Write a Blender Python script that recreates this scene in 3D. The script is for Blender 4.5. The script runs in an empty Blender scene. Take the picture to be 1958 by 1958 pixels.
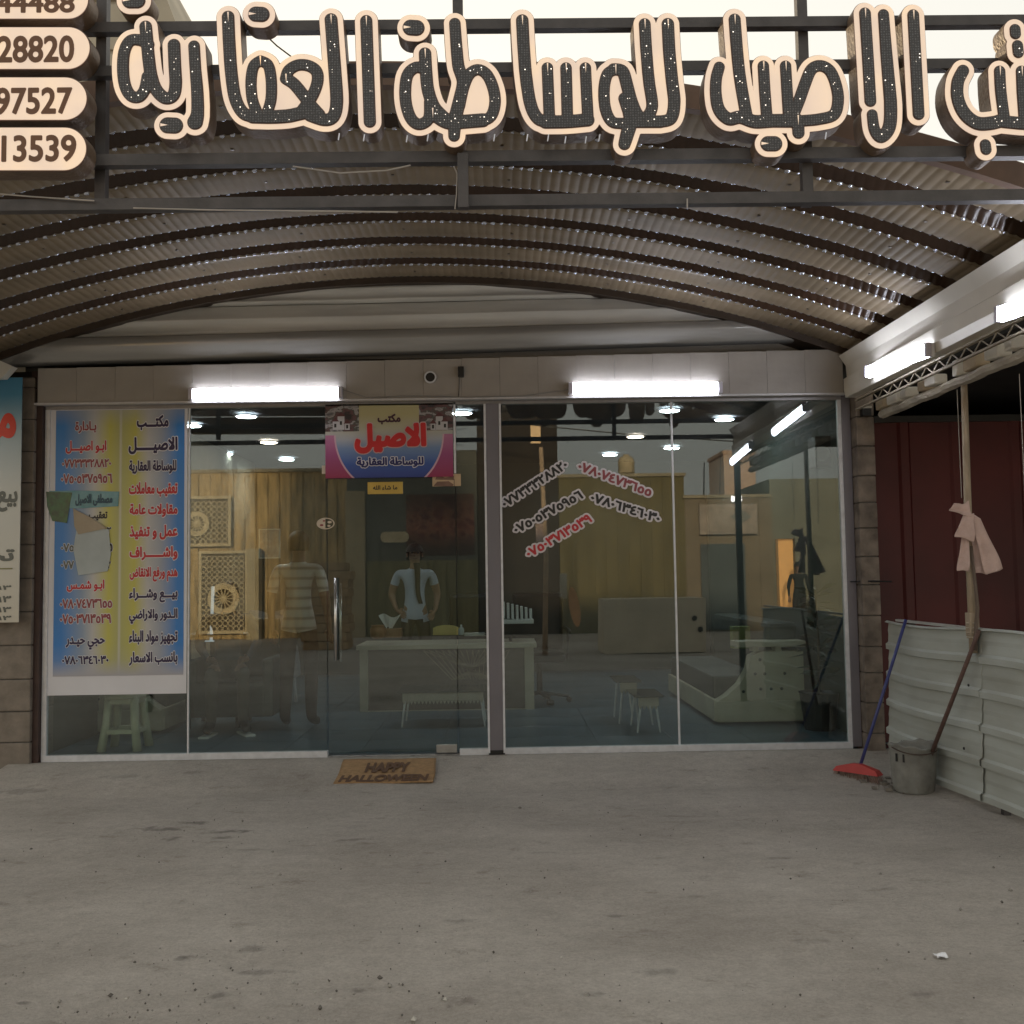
import bpy, bmesh, math, random
import numpy as np
from mathutils import Matrix, Vector, Euler
random.seed(7)
sc = bpy.context.scene
C = sc.collection
R = math.radians

# ---------------------------------------------------------------- camera
cam = bpy.data.cameras.new('camera'); cam.lens = 36; cam.sensor_width = 36; cam.clip_start = .05; cam.clip_end = 2000
co = bpy.data.objects.new('camera', cam); C.objects.link(co)
CAMP = Vector((0, -7.7, 1.41))
ROT = Matrix.Rotation(-R(.73), 4, 'Z') @ Matrix.Rotation(R(90 + 3.6), 4, 'X') @ Matrix.Rotation(-R(.86), 4, 'Z')
co.matrix_world = Matrix.Translation(CAMP) @ ROT
sc.camera = co

# ---------------------------------------------------------------- world, sun, exposure
w = bpy.data.worlds.new('World'); sc.world = w; w.use_nodes = True
nt = w.node_tree; bg = nt.nodes['Background']
sky = nt.nodes.new('ShaderNodeTexSky'); sky.sky_type = 'NISHITA'; sky.sun_disc = False
sky.sun_elevation = R(12); sky.sun_rotation = R(-8); sky.dust_density = 4; sky.air_density = 1.5
mx = nt.nodes.new('ShaderNodeMix'); mx.data_type = 'RGBA'; mx.inputs[0].default_value = .88
mx.inputs[7].default_value = (6.0, 5.85, 5.35, 1)
nt.links.new(sky.outputs[0], mx.inputs[6]); nt.links.new(mx.outputs[2], bg.inputs[0]); bg.inputs[1].default_value = .116
sd = bpy.data.lights.new('sun', 'SUN'); sd.energy = 5.0; sd.angle = R(3); sd.color = (1, .78, .50)
so = bpy.data.objects.new('sun', sd); C.objects.link(so); so.rotation_euler = (R(78), 0, R(180 + 8))   # low sun behind the shop, lights the far side of the street
sc.view_settings.view_transform = 'Standard'; sc.view_settings.look = 'None'
sc.view_settings.exposure = .54; sc.view_settings.gamma = 1
sc.render.engine = 'CYCLES'; sc.cycles.use_denoising = True
sc.cycles.max_bounces = 8; sc.cycles.transparent_max_bounces = 16; sc.cycles.sample_clamp_indirect = 4

# ---------------------------------------------------------------- measuring helpers (photo measurements to metres)
def ray(px, py):
    return (ROT.to_3x3() @ Vector(((px - 979) / 1958, (979 - py) / 1958, -1)))
def at(px, py, Y):
    d = ray(px, py); return CAMP + d * ((Y - CAMP.y) / d.y)
def atX(px, py, X):
    d = ray(px, py); return CAMP + d * ((X - CAMP.x) / d.x)
def atZ(px, py, Z):
    d = ray(px, py); return CAMP + d * ((Z - CAMP.z) / d.z)
def mir(px, py, dist):
    p = at(px, py, dist - 7.7); return Vector((p.x, -p.y, p.z))

# ---------------------------------------------------------------- materials
MATS = {}
def mat(name, col, rough=.6, metal=0, var=.12, scale=6, bump=0, bscale=40, emit=None, estr=0, spec=.5, stretch=None, col2=None):
    if name in MATS: return MATS[name]
    m = bpy.data.materials.new(name); m.use_nodes = True; n = m.node_tree; b = n.nodes['Principled BSDF']
    tc = n.nodes.new('ShaderNodeTexCoord'); vec = tc.outputs['Object']
    if stretch:
        mp = n.nodes.new('ShaderNodeMapping'); mp.inputs['Scale'].default_value = stretch
        n.links.new(vec, mp.inputs[0]); vec = mp.outputs[0]
    nz = n.nodes.new('ShaderNodeTexNoise'); nz.inputs['Scale'].default_value = scale; nz.inputs['Detail'].default_value = 6
    n.links.new(vec, nz.inputs['Vector'])
    cr = n.nodes.new('ShaderNodeValToRGB'); e = cr.color_ramp.elements
    e[0].position = .3; e[1].position = .7
    c2 = col2 or tuple(min(1, c * (1 + var)) for c in col); c1 = tuple(c * (1 - var) for c in col) if not col2 else col
    e[0].color = (*c1, 1); e[1].color = (*c2, 1)
    n.links.new(nz.outputs[0], cr.inputs[0]); n.links.new(cr.outputs[0], b.inputs['Base Color'])
    b.inputs['Roughness'].default_value = rough; b.inputs['Metallic'].default_value = metal
    b.inputs['Specular IOR Level'].default_value = spec
    if bump:
        n2 = n.nodes.new('ShaderNodeTexNoise'); n2.inputs['Scale'].default_value = bscale; n2.inputs['Detail'].default_value = 8
        n.links.new(vec, n2.inputs['Vector'])
        bp = n.nodes.new('ShaderNodeBump'); bp.inputs['Strength'].default_value = bump; bp.inputs['Distance'].default_value = .01
        n.links.new(n2.outputs[0], bp.inputs['Height']); n.links.new(bp.outputs[0], b.inputs['Normal'])
    if emit:
        b.inputs['Emission Color'].default_value = (*emit, 1); b.inputs['Emission Strength'].default_value = estr
    MATS[name] = m; return m

# ---------------------------------------------------------------- mesh helpers
def link(name, me, m=None, parent=None, loc=None):
    o = bpy.data.objects.new(name, me); C.objects.link(o)
    if m is not None:
        if not me.materials: me.materials.append(m)
    if parent is not None: o.parent = parent
    if loc is not None: o.location = loc
    return o
def tag(o, label, cat, group=None):
    o['label'] = label; o['category'] = cat
    if group: o['group'] = group
    return o
def thing(name, label, cat, loc=(0, 0, 0), group=None, rz=0):
    o = bpy.data.objects.new(name, None); C.objects.link(o); o.location = loc; o.rotation_euler.z = rz
    o.empty_display_size = .1
    return tag(o, label, cat, group)
def struct(o): o['kind'] = 'structure'; return o
def stuff(o): o['kind'] = 'stuff'; return o
class MB:
    def __init__(s): s.v = []; s.f = []
    def add(s, v, f):
        n = len(s.v); s.v += [tuple(p) for p in v]; s.f += [tuple(i + n for i in q) for q in f]; return s
    def box(s, a, b, M=None):
        x0, y0, z0 = a; x1, y1, z1 = b
        v = [Vector(p) for p in ((x0,y0,z0),(x1,y0,z0),(x1,y1,z0),(x0,y1,z0),(x0,y0,z1),(x1,y0,z1),(x1,y1,z1),(x0,y1,z1))]
        if M is not None: v = [M @ p for p in v]
        return s.add(v, [(0,3,2,1),(4,5,6,7),(0,1,5,4),(1,2,6,5),(2,3,7,6),(3,0,4,7)])
    def bar(s, p, q, r, n=4, r2=None, rx=None):
        p = Vector(p); q = Vector(q); d = (q - p).normalized()
        up = Vector((0, 0, 1)) if abs(d.z) < .9 else Vector((0, 1, 0))
        a = d.cross(up).normalized(); b = a.cross(d).normalized(); r2 = r if r2 is None else r2
        k = math.sqrt(2) if n == 4 else 1; v = []
        for c, rr in ((p, r), (q, r2)):
            for i in range(n):
                t = 2 * math.pi * (i + .5) / n
                v.append(c + a * math.cos(t) * rr * k * (rx or 1) + b * math.sin(t) * rr * k)
        f = [(i, (i + 1) % n, n + (i + 1) % n, n + i) for i in range(n)] + [tuple(range(n))[::-1], tuple(range(n, 2 * n))]
        return s.add(v, f)
    def tube(s, pts, r, n=6):
        pts = [Vector(p) for p in pts]; v = []; f = []
        for i, p in enumerate(pts):
            d = (pts[min(i + 1, len(pts) - 1)] - pts[max(i - 1, 0)]).normalized()
            up = Vector((0, 0, 1)) if abs(d.z) < .9 else Vector((0, 1, 0))
            a = d.cross(up).normalized(); b = a.cross(d).normalized()
            rr = r[i] if isinstance(r, (list, tuple)) else r
            for k in range(n):
                t = 2 * math.pi * k / n; v.append(p + a * math.cos(t) * rr + b * math.sin(t) * rr)
        for i in range(len(pts) - 1):
            for k in range(n):
                f.append((i*n+k, i*n+(k+1) % n, (i+1)*n+(k+1) % n, (i+1)*n+k))
        f.append(tuple(range(n))[::-1]); f.append(tuple(range((len(pts)-1)*n, len(pts)*n)))
        return s.add(v, f)
    def lathe(s, prof, c=(0, 0, 0), n=24):
        c = Vector(c); v = []; f = []
        for (r, z) in prof:
            for k in range(n):
                t = 2 * math.pi * k / n; v.append(c + Vector((r * math.cos(t), r * math.sin(t), z)))
        for i in range(len(prof) - 1):
            for k in range(n):
                f.append((i*n+k, i*n+(k+1) % n, (i+1)*n+(k+1) % n, (i+1)*n+k))
        f.append(tuple(range(n))[::-1]); f.append(tuple(range((len(prof)-1)*n, len(prof)*n)))
        return s.add(v, f)
    def grid(s, fn, nu, nv):
        v = [fn(i / nu, j / nv) for j in range(nv + 1) for i in range(nu + 1)]
        f = [(j*(nu+1)+i, j*(nu+1)+i+1, (j+1)*(nu+1)+i+1, (j+1)*(nu+1)+i) for j in range(nv) for i in range(nu)]
        return s.add(v, f)
    def mesh(s, name='mesh', smooth=False, bevel=0):
        me = bpy.data.meshes.new(name); me.from_pydata(s.v, [], s.f)
        if bevel:
            bm = bmesh.new(); bm.from_mesh(me)
            bmesh.ops.bevel(bm, geom=bm.edges[:], offset=bevel, segments=2, affect='EDGES', profile=.6)
            bm.to_mesh(me); bm.free()
        me.update()
        if smooth: me.polygons.foreach_set('use_smooth', [True] * len(me.polygons))
        return me
    def build(s, name, m, parent=None, smooth=False, bevel=0, loc=None):
        return link(name, s.mesh(name, smooth, bevel), m, parent, loc)
def box(name, a, b, m, parent=None, bevel=0):
    return MB().box(a, b).build(name, m, parent, bevel=bevel)

# ---------------------------------------------------------------- outline shapes (for lettering)
def contours(F, lev, x0, y0, h):
    A = F - lev; A = np.where(A == 0, 1e-9, A); ny, nx = A.shape
    pts = {}; nxt = {}
    ins = A < 0
    code = (ins[:-1, :-1]*1 + ins[:-1, 1:]*2 + ins[1:, 1:]*4 + ins[1:, :-1]*8)
    ys, xs = np.nonzero((code > 0) & (code < 15))
    def E(j, i, hor):
        k = (j, i, hor)
        if k not in pts:
            a = A[j, i]; b = A[j, i+1] if hor else A[j+1, i]; t = a / (a - b)
            pts[k] = (x0 + (i + (t if hor else 0)) * h, y0 + (j + (0 if hor else t)) * h)
        return k
    # edges: 0 bottom(j,i,h) 1 right(j,i+1,v) 2 top(j+1,i,h) 3 left(j,i,v); direction keeps inside on the left
    T = {1:[(0,3)],2:[(1,0)],3:[(1,3)],4:[(2,1)],5:[(0,3),(2,1)],6:[(2,0)],7:[(2,3)],8:[(3,2)],9:[(0,2)],10:[(1,0),(3,2)],11:[(1,2)],12:[(3,1)],13:[(0,1)],14:[(3,0)]}
    for j, i in zip(ys.tolist(), xs.tolist()):
        ek = ((j, i, 1), (j, i+1, 0), (j+1, i, 1), (j, i, 0))
        for a, b in T[int(code[j, i])]:
            nxt[E(*ek[a])] = E(*ek[b])
    loops = []; seen = set()
    for s in list(nxt):
        if s in seen: continue
        lp = []; k = s
        while k not in seen and k in nxt:
            seen.add(k); lp.append(pts[k]); k = nxt[k]
        if len(lp) > 5: loops.append(simplify(lp, h * .12))
    return [l for l in loops if len(l) > 2]
def simplify(p, tol):
    P = np.array(p); n = len(P)
    far = int(np.argmax(((P - P[0])**2).sum(1)))
    def rdp(a, b):
        st = [(a, b)]; keep = set()
        while st:
            a, b = st.pop()
            if b - a < 2: continue
            A_ = P[a]; B_ = P[b % n]; d = B_ - A_; L = math.hypot(*d) or 1e-12
            Q = P[a+1:b] - A_; ds = np.abs(d[0]*Q[:, 1] - d[1]*Q[:, 0]) / L
            k = int(np.argmax(ds))
            if ds[k] > tol: keep.add(a+1+k); st += [(a, a+1+k), (a+1+k, b)]
        return keep
    K = sorted({0, far} | rdp(0, far) | rdp(far, n))
    return [tuple(P[k % n]) for k in K]
def seg_field(segs, x0, y0, x1, y1, h):
    xs = np.arange(x0, x1 + h, h); ys = np.arange(y0, y1 + h, h)
    X, Y = np.meshgrid(xs, ys); F = np.full(X.shape, 1e9)
    for (ax, ay, bx, by, ra, rb) in segs:
        dx, dy = bx-ax, by-ay; L = dx*dx + dy*dy or 1e-12
        t = np.clip(((X-ax)*dx + (Y-ay)*dy) / L, 0, 1)
        F = np.minimum(F, np.hypot(X-ax-t*dx, Y-ay-t*dy) - (ra + (rb-ra)*t))
    return F
def shape_mesh(loops, depth, name='shape'):
    """2D loops (x, y) -> mesh standing in the XZ plane, front at Y=0, back at Y=depth"""
    cu = bpy.data.curves.new(name, 'CURVE'); cu.dimensions = '2D'; cu.fill_mode = 'BOTH'; cu.extrude = depth / 2
    for l in loops:
        s = cu.splines.new('POLY'); s.points.add(len(l) - 1); s.use_cyclic_u = True
        s.points.foreach_set('co', [c for p in l for c in (p[0], p[1], 0, 1)])
    o = bpy.data.objects.new(name, cu); C.objects.link(o)
    dg = bpy.context.evaluated_depsgraph_get(); me = bpy.data.meshes.new_from_object(o.evaluated_get(dg))
    bpy.data.objects.remove(o); bpy.data.curves.remove(cu)
    M = Matrix(((1,0,0,0),(0,0,-1,depth/2),(0,1,0,0),(0,0,0,1)))
    me.transform(M); me.name = name; me.materials.clear(); return me

# arabic joining for plain text curves
AR = {'ا':(0xFE8D,2),'ب':(0xFE8F,4),'ة':(0xFE93,2),'ت':(0xFE95,4),'ث':(0xFE99,4),'ج':(0xFE9D,4),'ح':(0xFEA1,4),'خ':(0xFEA5,4),'د':(0xFEA9,2),
      'ذ':(0xFEAB,2),'ر':(0xFEAD,2),'ز':(0xFEAF,2),'س':(0xFEB1,4),'ش':(0xFEB5,4),'ص':(0xFEB9,4),'ض':(0xFEBD,4),'ط':(0xFEC1,4),'ظ':(0xFEC5,4),
      'ع':(0xFEC9,4),'غ':(0xFECD,4),'ف':(0xFED1,4),'ق':(0xFED5,4),'ك':(0xFED9,4),'ل':(0xFEDD,4),'م':(0xFEE1,4),'ن':(0xFEE5,4),'ه':(0xFEE9,4),
      'و':(0xFEED,2),'ى':(0xFEEF,2),'ي':(0xFEF1,4),'\u0001':(0xFEFB,2),'ء':(0xFE80,1)}
def shape_ar(s):
    s = s.replace('لا', '\u0001'); out = []
    for i, c in enumerate(s):
        if c == 'ـ': out.append(c); continue
        if c not in AR: out.append(c); continue
        b, n = AR[c]
        pv = s[i-1] if i else ' '; nx_ = s[i+1] if i+1 < len(s) else ' '
        jp = n > 1 and (pv == 'ـ' or (pv in AR and AR[pv][1] == 4))
        jn = n == 4 and (nx_ == 'ـ' or (nx_ in AR and AR[nx_][1] > 1))
        out.append(chr(b + (3 if jp and jn else 1 if jp else 2 if jn else 0)))
    t = ''.join(out)
    if any(c in AR for c in s): t = t[::-1]
    return t
TCACHE = {}
def text_field(body, cells=46):
    if body in TCACHE: return TCACHE[body]
    cu = bpy.data.curves.new('text', 'FONT'); cu.body = shape_ar(body); cu.size = 1; cu.resolution_u = 4
    o = bpy.data.objects.new('text', cu); C.objects.link(o)
    dg = bpy.context.evaluated_depsgraph_get(); cc = o.to_curve(dg)
    polys = []
    for sp in cc.splines:
        bp = sp.bezier_points; k = len(bp); pl = []
        for q in range(k):
            a_, b_ = bp[q], bp[(q+1) % k]; p0, p1, p2, p3 = a_.co, a_.handle_right, b_.handle_left, b_.co
            st = 1 if (p1-p0).cross(p3-p0).length < 1e-5 and (p2-p0).cross(p3-p0).length < 1e-5 else 5
            for r in range(st):
                t = r / st; u = 1 - t; v_ = p0*u**3 + p1*3*u*u*t + p2*3*u*t*t + p3*t**3; pl.append((v_.x, v_.y))
        if len(pl) > 2: polys.append(pl)
    o.to_curve_clear(); bpy.data.objects.remove(o); bpy.data.curves.remove(cu)
    segs = [(*p[q], *p[(q+1) % len(p)], 0, 0) for p in polys for q in range(len(p))]
    xs = [q[0] for p in polys for q in p]; ys = [q[1] for p in polys for q in p]
    x0, x1, y0, y1 = min(xs), max(xs), min(ys), max(ys); p = .2; h = 1 / cells
    F = seg_field(segs, x0-p, y0-p, x1+p, y1+p, h)
    X = x0-p + h*np.arange(F.shape[1]); Y = y0-p + h*np.arange(F.shape[0]) + 1e-7
    wn = np.zeros(F.shape, int)
    for (ax, ay, bx, by, _a, _b) in segs:
        if ay == by: continue
        rows = np.nonzero((Y >= min(ay, by)) & (Y < max(ay, by)))[0]
        for r in rows:
            xc = ax + (bx-ax)*(Y[r]-ay)/(by-ay); wn[r, X > xc] += 1 if by > ay else -1
    inside = wn != 0
    F = np.where(inside, -F, F)
    TCACHE[body] = (F, x0-p, y0-p, h, (x0, x1, y0, y1)); return TCACHE[body]
def text(body, p0, p1, m, parent, Y, bold=.03, depth=.0015, rot=0, name='lettering', outline=None, om=None, off=.003):
    """lettering fitted in the box p0..p1 = (x, z) corners on the plane Y, optional outline plate behind"""
    F, gx, gy, h, (x0, x1, y0, y1) = text_field(body)
    sx = (p1[0]-p0[0]) / (x1-x0+2*bold); sz = (p1[1]-p0[1]) / (y1-y0+2*bold)
    cx, cz = (p0[0]+p1[0])/2, (p0[1]+p1[1])/2; tx, ty = (x0+x1)/2, (y0+y1)/2
    c, s = math.cos(rot), math.sin(rot); objs = []
    for lev, mm, yy, nm in ([(outline, om, Y, name+'_border')] if outline else []) + [(bold, m, Y-(off if outline else 0), name)]:
        lo = contours(F, lev, gx, gy, h)
        lo = [[((x-tx)*sx, (y-ty)*sz) for x, y in l] for l in lo]
        lo = [[(x*c - y*s + cx, x*s + y*c + cz) for x, y in l] for l in lo]
        me = shape_mesh(lo, depth); me.materials.append(mm)
        base = Vector((0, yy, 0)) - (parent.location if parent else Vector())
        o = link(nm, me, mm, parent, base); objs.append(o)
    return objs

# ================================================================ MATERIALS
def ground_material():
    m = bpy.data.materials.new('dusty_concrete'); m.use_nodes = True; n = m.node_tree; b = n.nodes['Principled BSDF']
    tc = n.nodes.new('ShaderNodeTexCoord')
    def noise(s, det=8, st=(1,1,1), rg=.55):
        mp = n.nodes.new('ShaderNodeMapping'); mp.inputs['Scale'].default_value = st; n.links.new(tc.outputs['Object'], mp.inputs[0])
        z = n.nodes.new('ShaderNodeTexNoise'); z.inputs['Scale'].default_value = s; z.inputs['Detail'].default_value = det; z.inputs['Roughness'].default_value = rg
        n.links.new(mp.outputs[0], z.inputs['Vector']); return z.outputs[0]
    def ramp(v, a, b_, ca, cb):
        r = n.nodes.new('ShaderNodeValToRGB'); e = r.color_ramp.elements; e[0].position = a; e[1].position = b_; e[0].color = (*ca, 1); e[1].color = (*cb, 1)
        n.links.new(v, r.inputs[0]); return r.outputs[0]
    def srmp(v, k_):
        q = n.nodes.new('ShaderNodeMapRange'); q.interpolation_type = 'SMOOTHSTEP'; q.inputs[1].default_value = 1.7; q.inputs[2].default_value = 2.7; q.inputs[3].default_value = k_; q.inputs[4].default_value = 1
        n.links.new(v, q.inputs[0]); return q.outputs[0]
    def mul(a, b_, f=1):
        x = n.nodes.new('ShaderNodeMix'); x.data_type = 'RGBA'; x.blend_type = 'MULTIPLY'; x.inputs[0].default_value = f
        n.links.new(a, x.inputs[6]); n.links.new(b_, x.inputs[7]); return x.outputs[2]
    base = ramp(noise(.9, 5), .35, .65, (.43, .396, .36), (.545, .508, .468))
    mid = ramp(noise(11, 10, (1, 1.2, 1), .75), .32, .60, (.86, .85, .84), (1.05, 1.04, 1.03))
    fine = ramp(noise(60, 8, (1, 1, 1), .85), .34, .58, (.80, .79, .78), (1.08, 1.08, 1.07))
    st = ramp(noise(3.4, 12, (1, 1.6, 1), .72), .33, .42, (.74, .72, .70), (1, 1, 1))
    c = mul(mul(mul(base, mid), fine), st)
    # faint wheel tracks and dust drifts, then smudges and scuffed footprints with their own places
    c = mul(c, ramp(noise(1.3, 4, (.35, 2.6, 1), .5), .36, .60, (.95, .945, .94), (1.03, 1.03, 1.03)))
    wn = n.nodes.new('ShaderNodeTexNoise'); wn.inputs['Scale'].default_value = 14; wn.inputs['Detail'].default_value = 6; n.links.new(tc.outputs['Object'], wn.inputs['Vector'])
    for (px, py, rx_, ry_, k_) in ((310,1586,.16,.05,.55),(375,1574,.10,.045,.62),(440,1590,.17,.05,.50),(425,1603,.07,.05,.6),(330,1603,.05,.05,.6),(470,1625,.16,.03,.78),(672,1606,.13,.035,.68),
                                   (30,1520,.20,.07,.72),(250,1500,.22,.05,.78),(366,1495,.12,.04,.78),(345,1832,.03,.03,.68),(420,1904,.06,.035,.6),(505,1857,.09,.03,.68),(480,1812,.07,.04,.74),(365,1828,.06,.02,.72),
                                   (690,1892,.04,.03,.7),(870,1762,.10,.03,.75),(880,1917,.06,.03,.75),(860,1925,.02,.03,.7),(40,1917,.03,.02,.6),(1180,1748,.06,.02,.7),(1330,1715,.08,.03,.78),(1480,1640,.12,.03,.8),(1250,1860,.10,.04,.75),(1560,1800,.07,.03,.72),(1690,1700,.06,.03,.72),(1040,1630,.10,.03,.8),(1120,1905,.05,.03,.7),(1760,1900,.06,.03,.72),(1300,1560,.15,.03,.8)):
        p_ = atZ(px, py, 0); mp = n.nodes.new('ShaderNodeMapping'); mp.inputs['Location'].default_value = (-p_.x/rx_, -p_.y/ry_, 0); mp.inputs['Scale'].default_value = (1/rx_, 1/ry_, 0)
        n.links.new(tc.outputs['Object'], mp.inputs[0]); ln = n.nodes.new('ShaderNodeVectorMath'); ln.operation = 'LENGTH'; n.links.new(mp.outputs[0], ln.inputs[0])
        ad = n.nodes.new('ShaderNodeMath'); ad.operation = 'MULTIPLY_ADD'; ad.inputs[1].default_value = 3.2; n.links.new(wn.outputs[0], ad.inputs[0]); n.links.new(ln.outputs['Value'], ad.inputs[2])
        c = mul(c, ramp(ad.outputs[0], .0, 1.0, (k_, k_*.98, k_*.96), (1, 1, 1)) if False else srmp(ad.outputs[0], k_))
    n.links.new(c, b.inputs['Base Color']); b.inputs['Roughness'].default_value = .95; b.inputs['Specular IOR Level'].default_value = .15
    add = n.nodes.new('ShaderNodeMath'); add.operation = 'ADD'; n.links.new(noise(28, 10, (1, 1, 1), .75), add.inputs[0]); n.links.new(noise(90, 6, (1,1,1), .8), add.inputs[1])
    bp = n.nodes.new('ShaderNodeBump'); bp.inputs['Strength'].default_value = 1.0; bp.inputs['Distance'].default_value = .014
    n.links.new(add.outputs[0], bp.inputs['Height']); n.links.new(bp.outputs[0], b.inputs['Normal'])
    return m
def glass_material(name, tint, strength):
    m = bpy.data.materials.new(name); m.use_nodes = True; n = m.node_tree; n.nodes.clear()
    out = n.nodes.new('ShaderNodeOutputMaterial'); mix = n.nodes.new('ShaderNodeMixShader')
    tr = n.nodes.new('ShaderNodeBsdfTransparent'); tr.inputs[0].default_value = (*tint, 1)
    gl = n.nodes.new('ShaderNodeBsdfGlossy'); gl.inputs['Roughness'].default_value = .0
    ge = n.nodes.new('ShaderNodeNewGeometry'); dt = n.nodes.new('ShaderNodeVectorMath'); dt.operation = 'DOT_PRODUCT'
    n.links.new(ge.outputs['Incoming'], dt.inputs[0]); n.links.new(ge.outputs['Normal'], dt.inputs[1])
    def mt_(op, a_, b_=None):
        q = n.nodes.new('ShaderNodeMath'); q.operation = op; q.use_clamp = op == 'SUBTRACT'
        for i_, v_ in enumerate((a_, b_)):
            if v_ is None: continue
            if isinstance(v_, (int, float)): q.inputs[i_].default_value = v_
            else: n.links.new(v_, q.inputs[i_])
        return q.outputs[0]
    # coated pane: reflectance by Schlick's rule, the same from both sides
    sch = mt_('ADD', mt_('MULTIPLY', mt_('POWER', mt_('SUBTRACT', 1.0, mt_('ABSOLUTE', dt.outputs['Value'])), 5.0), 1 - strength), strength)
    # thin film of street dust: faint streaks of diffuse
    tc = n.nodes.new('ShaderNodeTexCoord'); mp = n.nodes.new('ShaderNodeMapping'); mp.inputs['Scale'].default_value = (6, 1, .7)
    nz = n.nodes.new('ShaderNodeTexNoise'); nz.inputs['Scale'].default_value = 2.5; nz.inputs['Detail'].default_value = 8
    n.links.new(tc.outputs['Object'], mp.inputs[0]); n.links.new(mp.outputs[0], nz.inputs['Vector'])
    mr = n.nodes.new('ShaderNodeMapRange'); mr.inputs[1].default_value = .4; mr.inputs[2].default_value = .8; mr.inputs[3].default_value = .001; mr.inputs[4].default_value = .02
    n.links.new(nz.outputs[0], mr.inputs[0])
    df = n.nodes.new('ShaderNodeBsdfDiffuse'); df.inputs[0].default_value = (.45, .42, .38, 1)
    m2 = n.nodes.new('ShaderNodeMixShader')
    n.links.new(sch, mix.inputs[0]); n.links.new(tr.outputs[0], mix.inputs[1]); n.links.new(gl.outputs[0], mix.inputs[2])
    n.links.new(mr.outputs[0], m2.inputs[0]); n.links.new(mix.outputs[0], m2.inputs[1]); n.links.new(df.outputs[0], m2.inputs[2])
    n.links.new(m2.outputs[0], out.inputs[0]); return m
GROUND = ground_material()
GLASS = glass_material('shop_glass', (.82, .885, .87), .098)
ALU = mat('white_aluminium', (.62, .63, .66), .4, .1, .1, 20)
DARKMETAL = mat('dark_painted_steel', (.058, .052, .052), .5, .2, .25, 12, .1, 60)
GREYPOST = mat('grey_post_film', (.17, .16, .18), .45, .1, .08, 3)
PVC = mat('grey_pvc_panel', (.33, .305, .275), .5, 0, .17, 2.4, .12, 20, spec=.4)
SIDING = mat('grey_coated_sheet', (.62, .62, .59), .38, .05, .14, 2.2, .15, 6, stretch=(.5, 1, 6))
ROOF = mat('brown_coated_sheet', (.195, .15, .095), .6, 0, .22, 2.2, .03, 30, spec=.25)
ROOFE = mat('glossy_glint_fold', (.19, .15, .10), .05, 0, .05, 5, spec=1.0)  # same sheet, extra gloss on the folds to make tube glints
ROOFR = mat('dark_rib_brown', (.045, .024, .014), .25, 0, .2, 4)  # rib recesses darker than the flats
CREAM = mat('cream_fascia', (.68, .65, .58), .35, .1, .08, 3)
FENCE = mat('dusty_white_sheet', (.50, .53, .50), .5, .0, .14, 2.2, .2, 7, col2=(.36, .365, .325), stretch=(1, .6, 2.5))
BLOCK = mat('brown_block', (.175, .145, .12), .9, 0, .4, 9, .6, 50)
MORTAR = mat('mortar', (.10, .09, .08), .95, 0, .2, 20, .5, 60)
WOOD_DARK = mat('dark_brown_wood', (.05, .028, .024), .6, 0, .2, 10)
TUBE = mat('lit_tube', (1, 1, 1), .4, 0, 0, 1, emit=(.86, .89, 1), estr=19)
TUBECAP = mat('tube_housing', (.6, .6, .63), .4, 0, .05, 5)
DOWNLIGHT = mat('lit_downlight', (1, 1, 1), .4, 0, 0, 1, emit=(.9, .97, 1), estr=50)
DOWNWARM = mat('lit_downlight_warm', (1, 1, 1), .4, 0, 0, 1, emit=(1, .78, .6), estr=36)
BLACK = mat('black_plastic', (.012, .012, .013), .45, 0, .2, 20)
WHITEP = mat('white_plastic', (.7, .7, .68), .4, 0, .06, 8)

# ================================================================ GROUND
def ground():
    xs = np.unique(np.concatenate([[-400,-150,-60,-30,-16,-10,-7], np.arange(-5, 5.01, .07), [6,8,12,20,40,100,400]]))
    ys = np.unique(np.concatenate([[-400,-150,-60,-34,-20,-14,-11,-9], np.arange(-8, -.95, .08), np.arange(-.95, .02, .05), [.05,.4,2,6,12,20,50,150,400]]))
    rs = np.random.RandomState(3); ph = rs.rand(12, 3) * 6.28; fr = rs.rand(12, 2) * 9 + .7
    v = []
    for y in ys:
        for x in xs:
            z = 0
            if abs(x) < 6 and -9 < y < 0:
                for k in range(12): z += math.sin(x*fr[k,0]+ph[k,0]) * math.sin(y*fr[k,1]+ph[k,1]) * .0035 / (1 + fr[k,0]*.12)
                fade = min(1, (-y) / .5); z *= fade
            if -.8 < y < 0 and -3.6 < x < 3: z += .10 * min(1, (y + .8) / .68)
            if y >= 0: z = -.02
            v.append((x, y, z))
    nx_ = len(xs); f = [(j*nx_+i, j*nx_+i+1, (j+1)*nx_+i+1, (j+1)*nx_+i) for j in range(len(ys)-1) for i in range(nx_-1)]
    mb = MB(); mb.v = v; mb.f = f
    return struct(mb.build('ground', GROUND, smooth=True))
ground()
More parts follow.
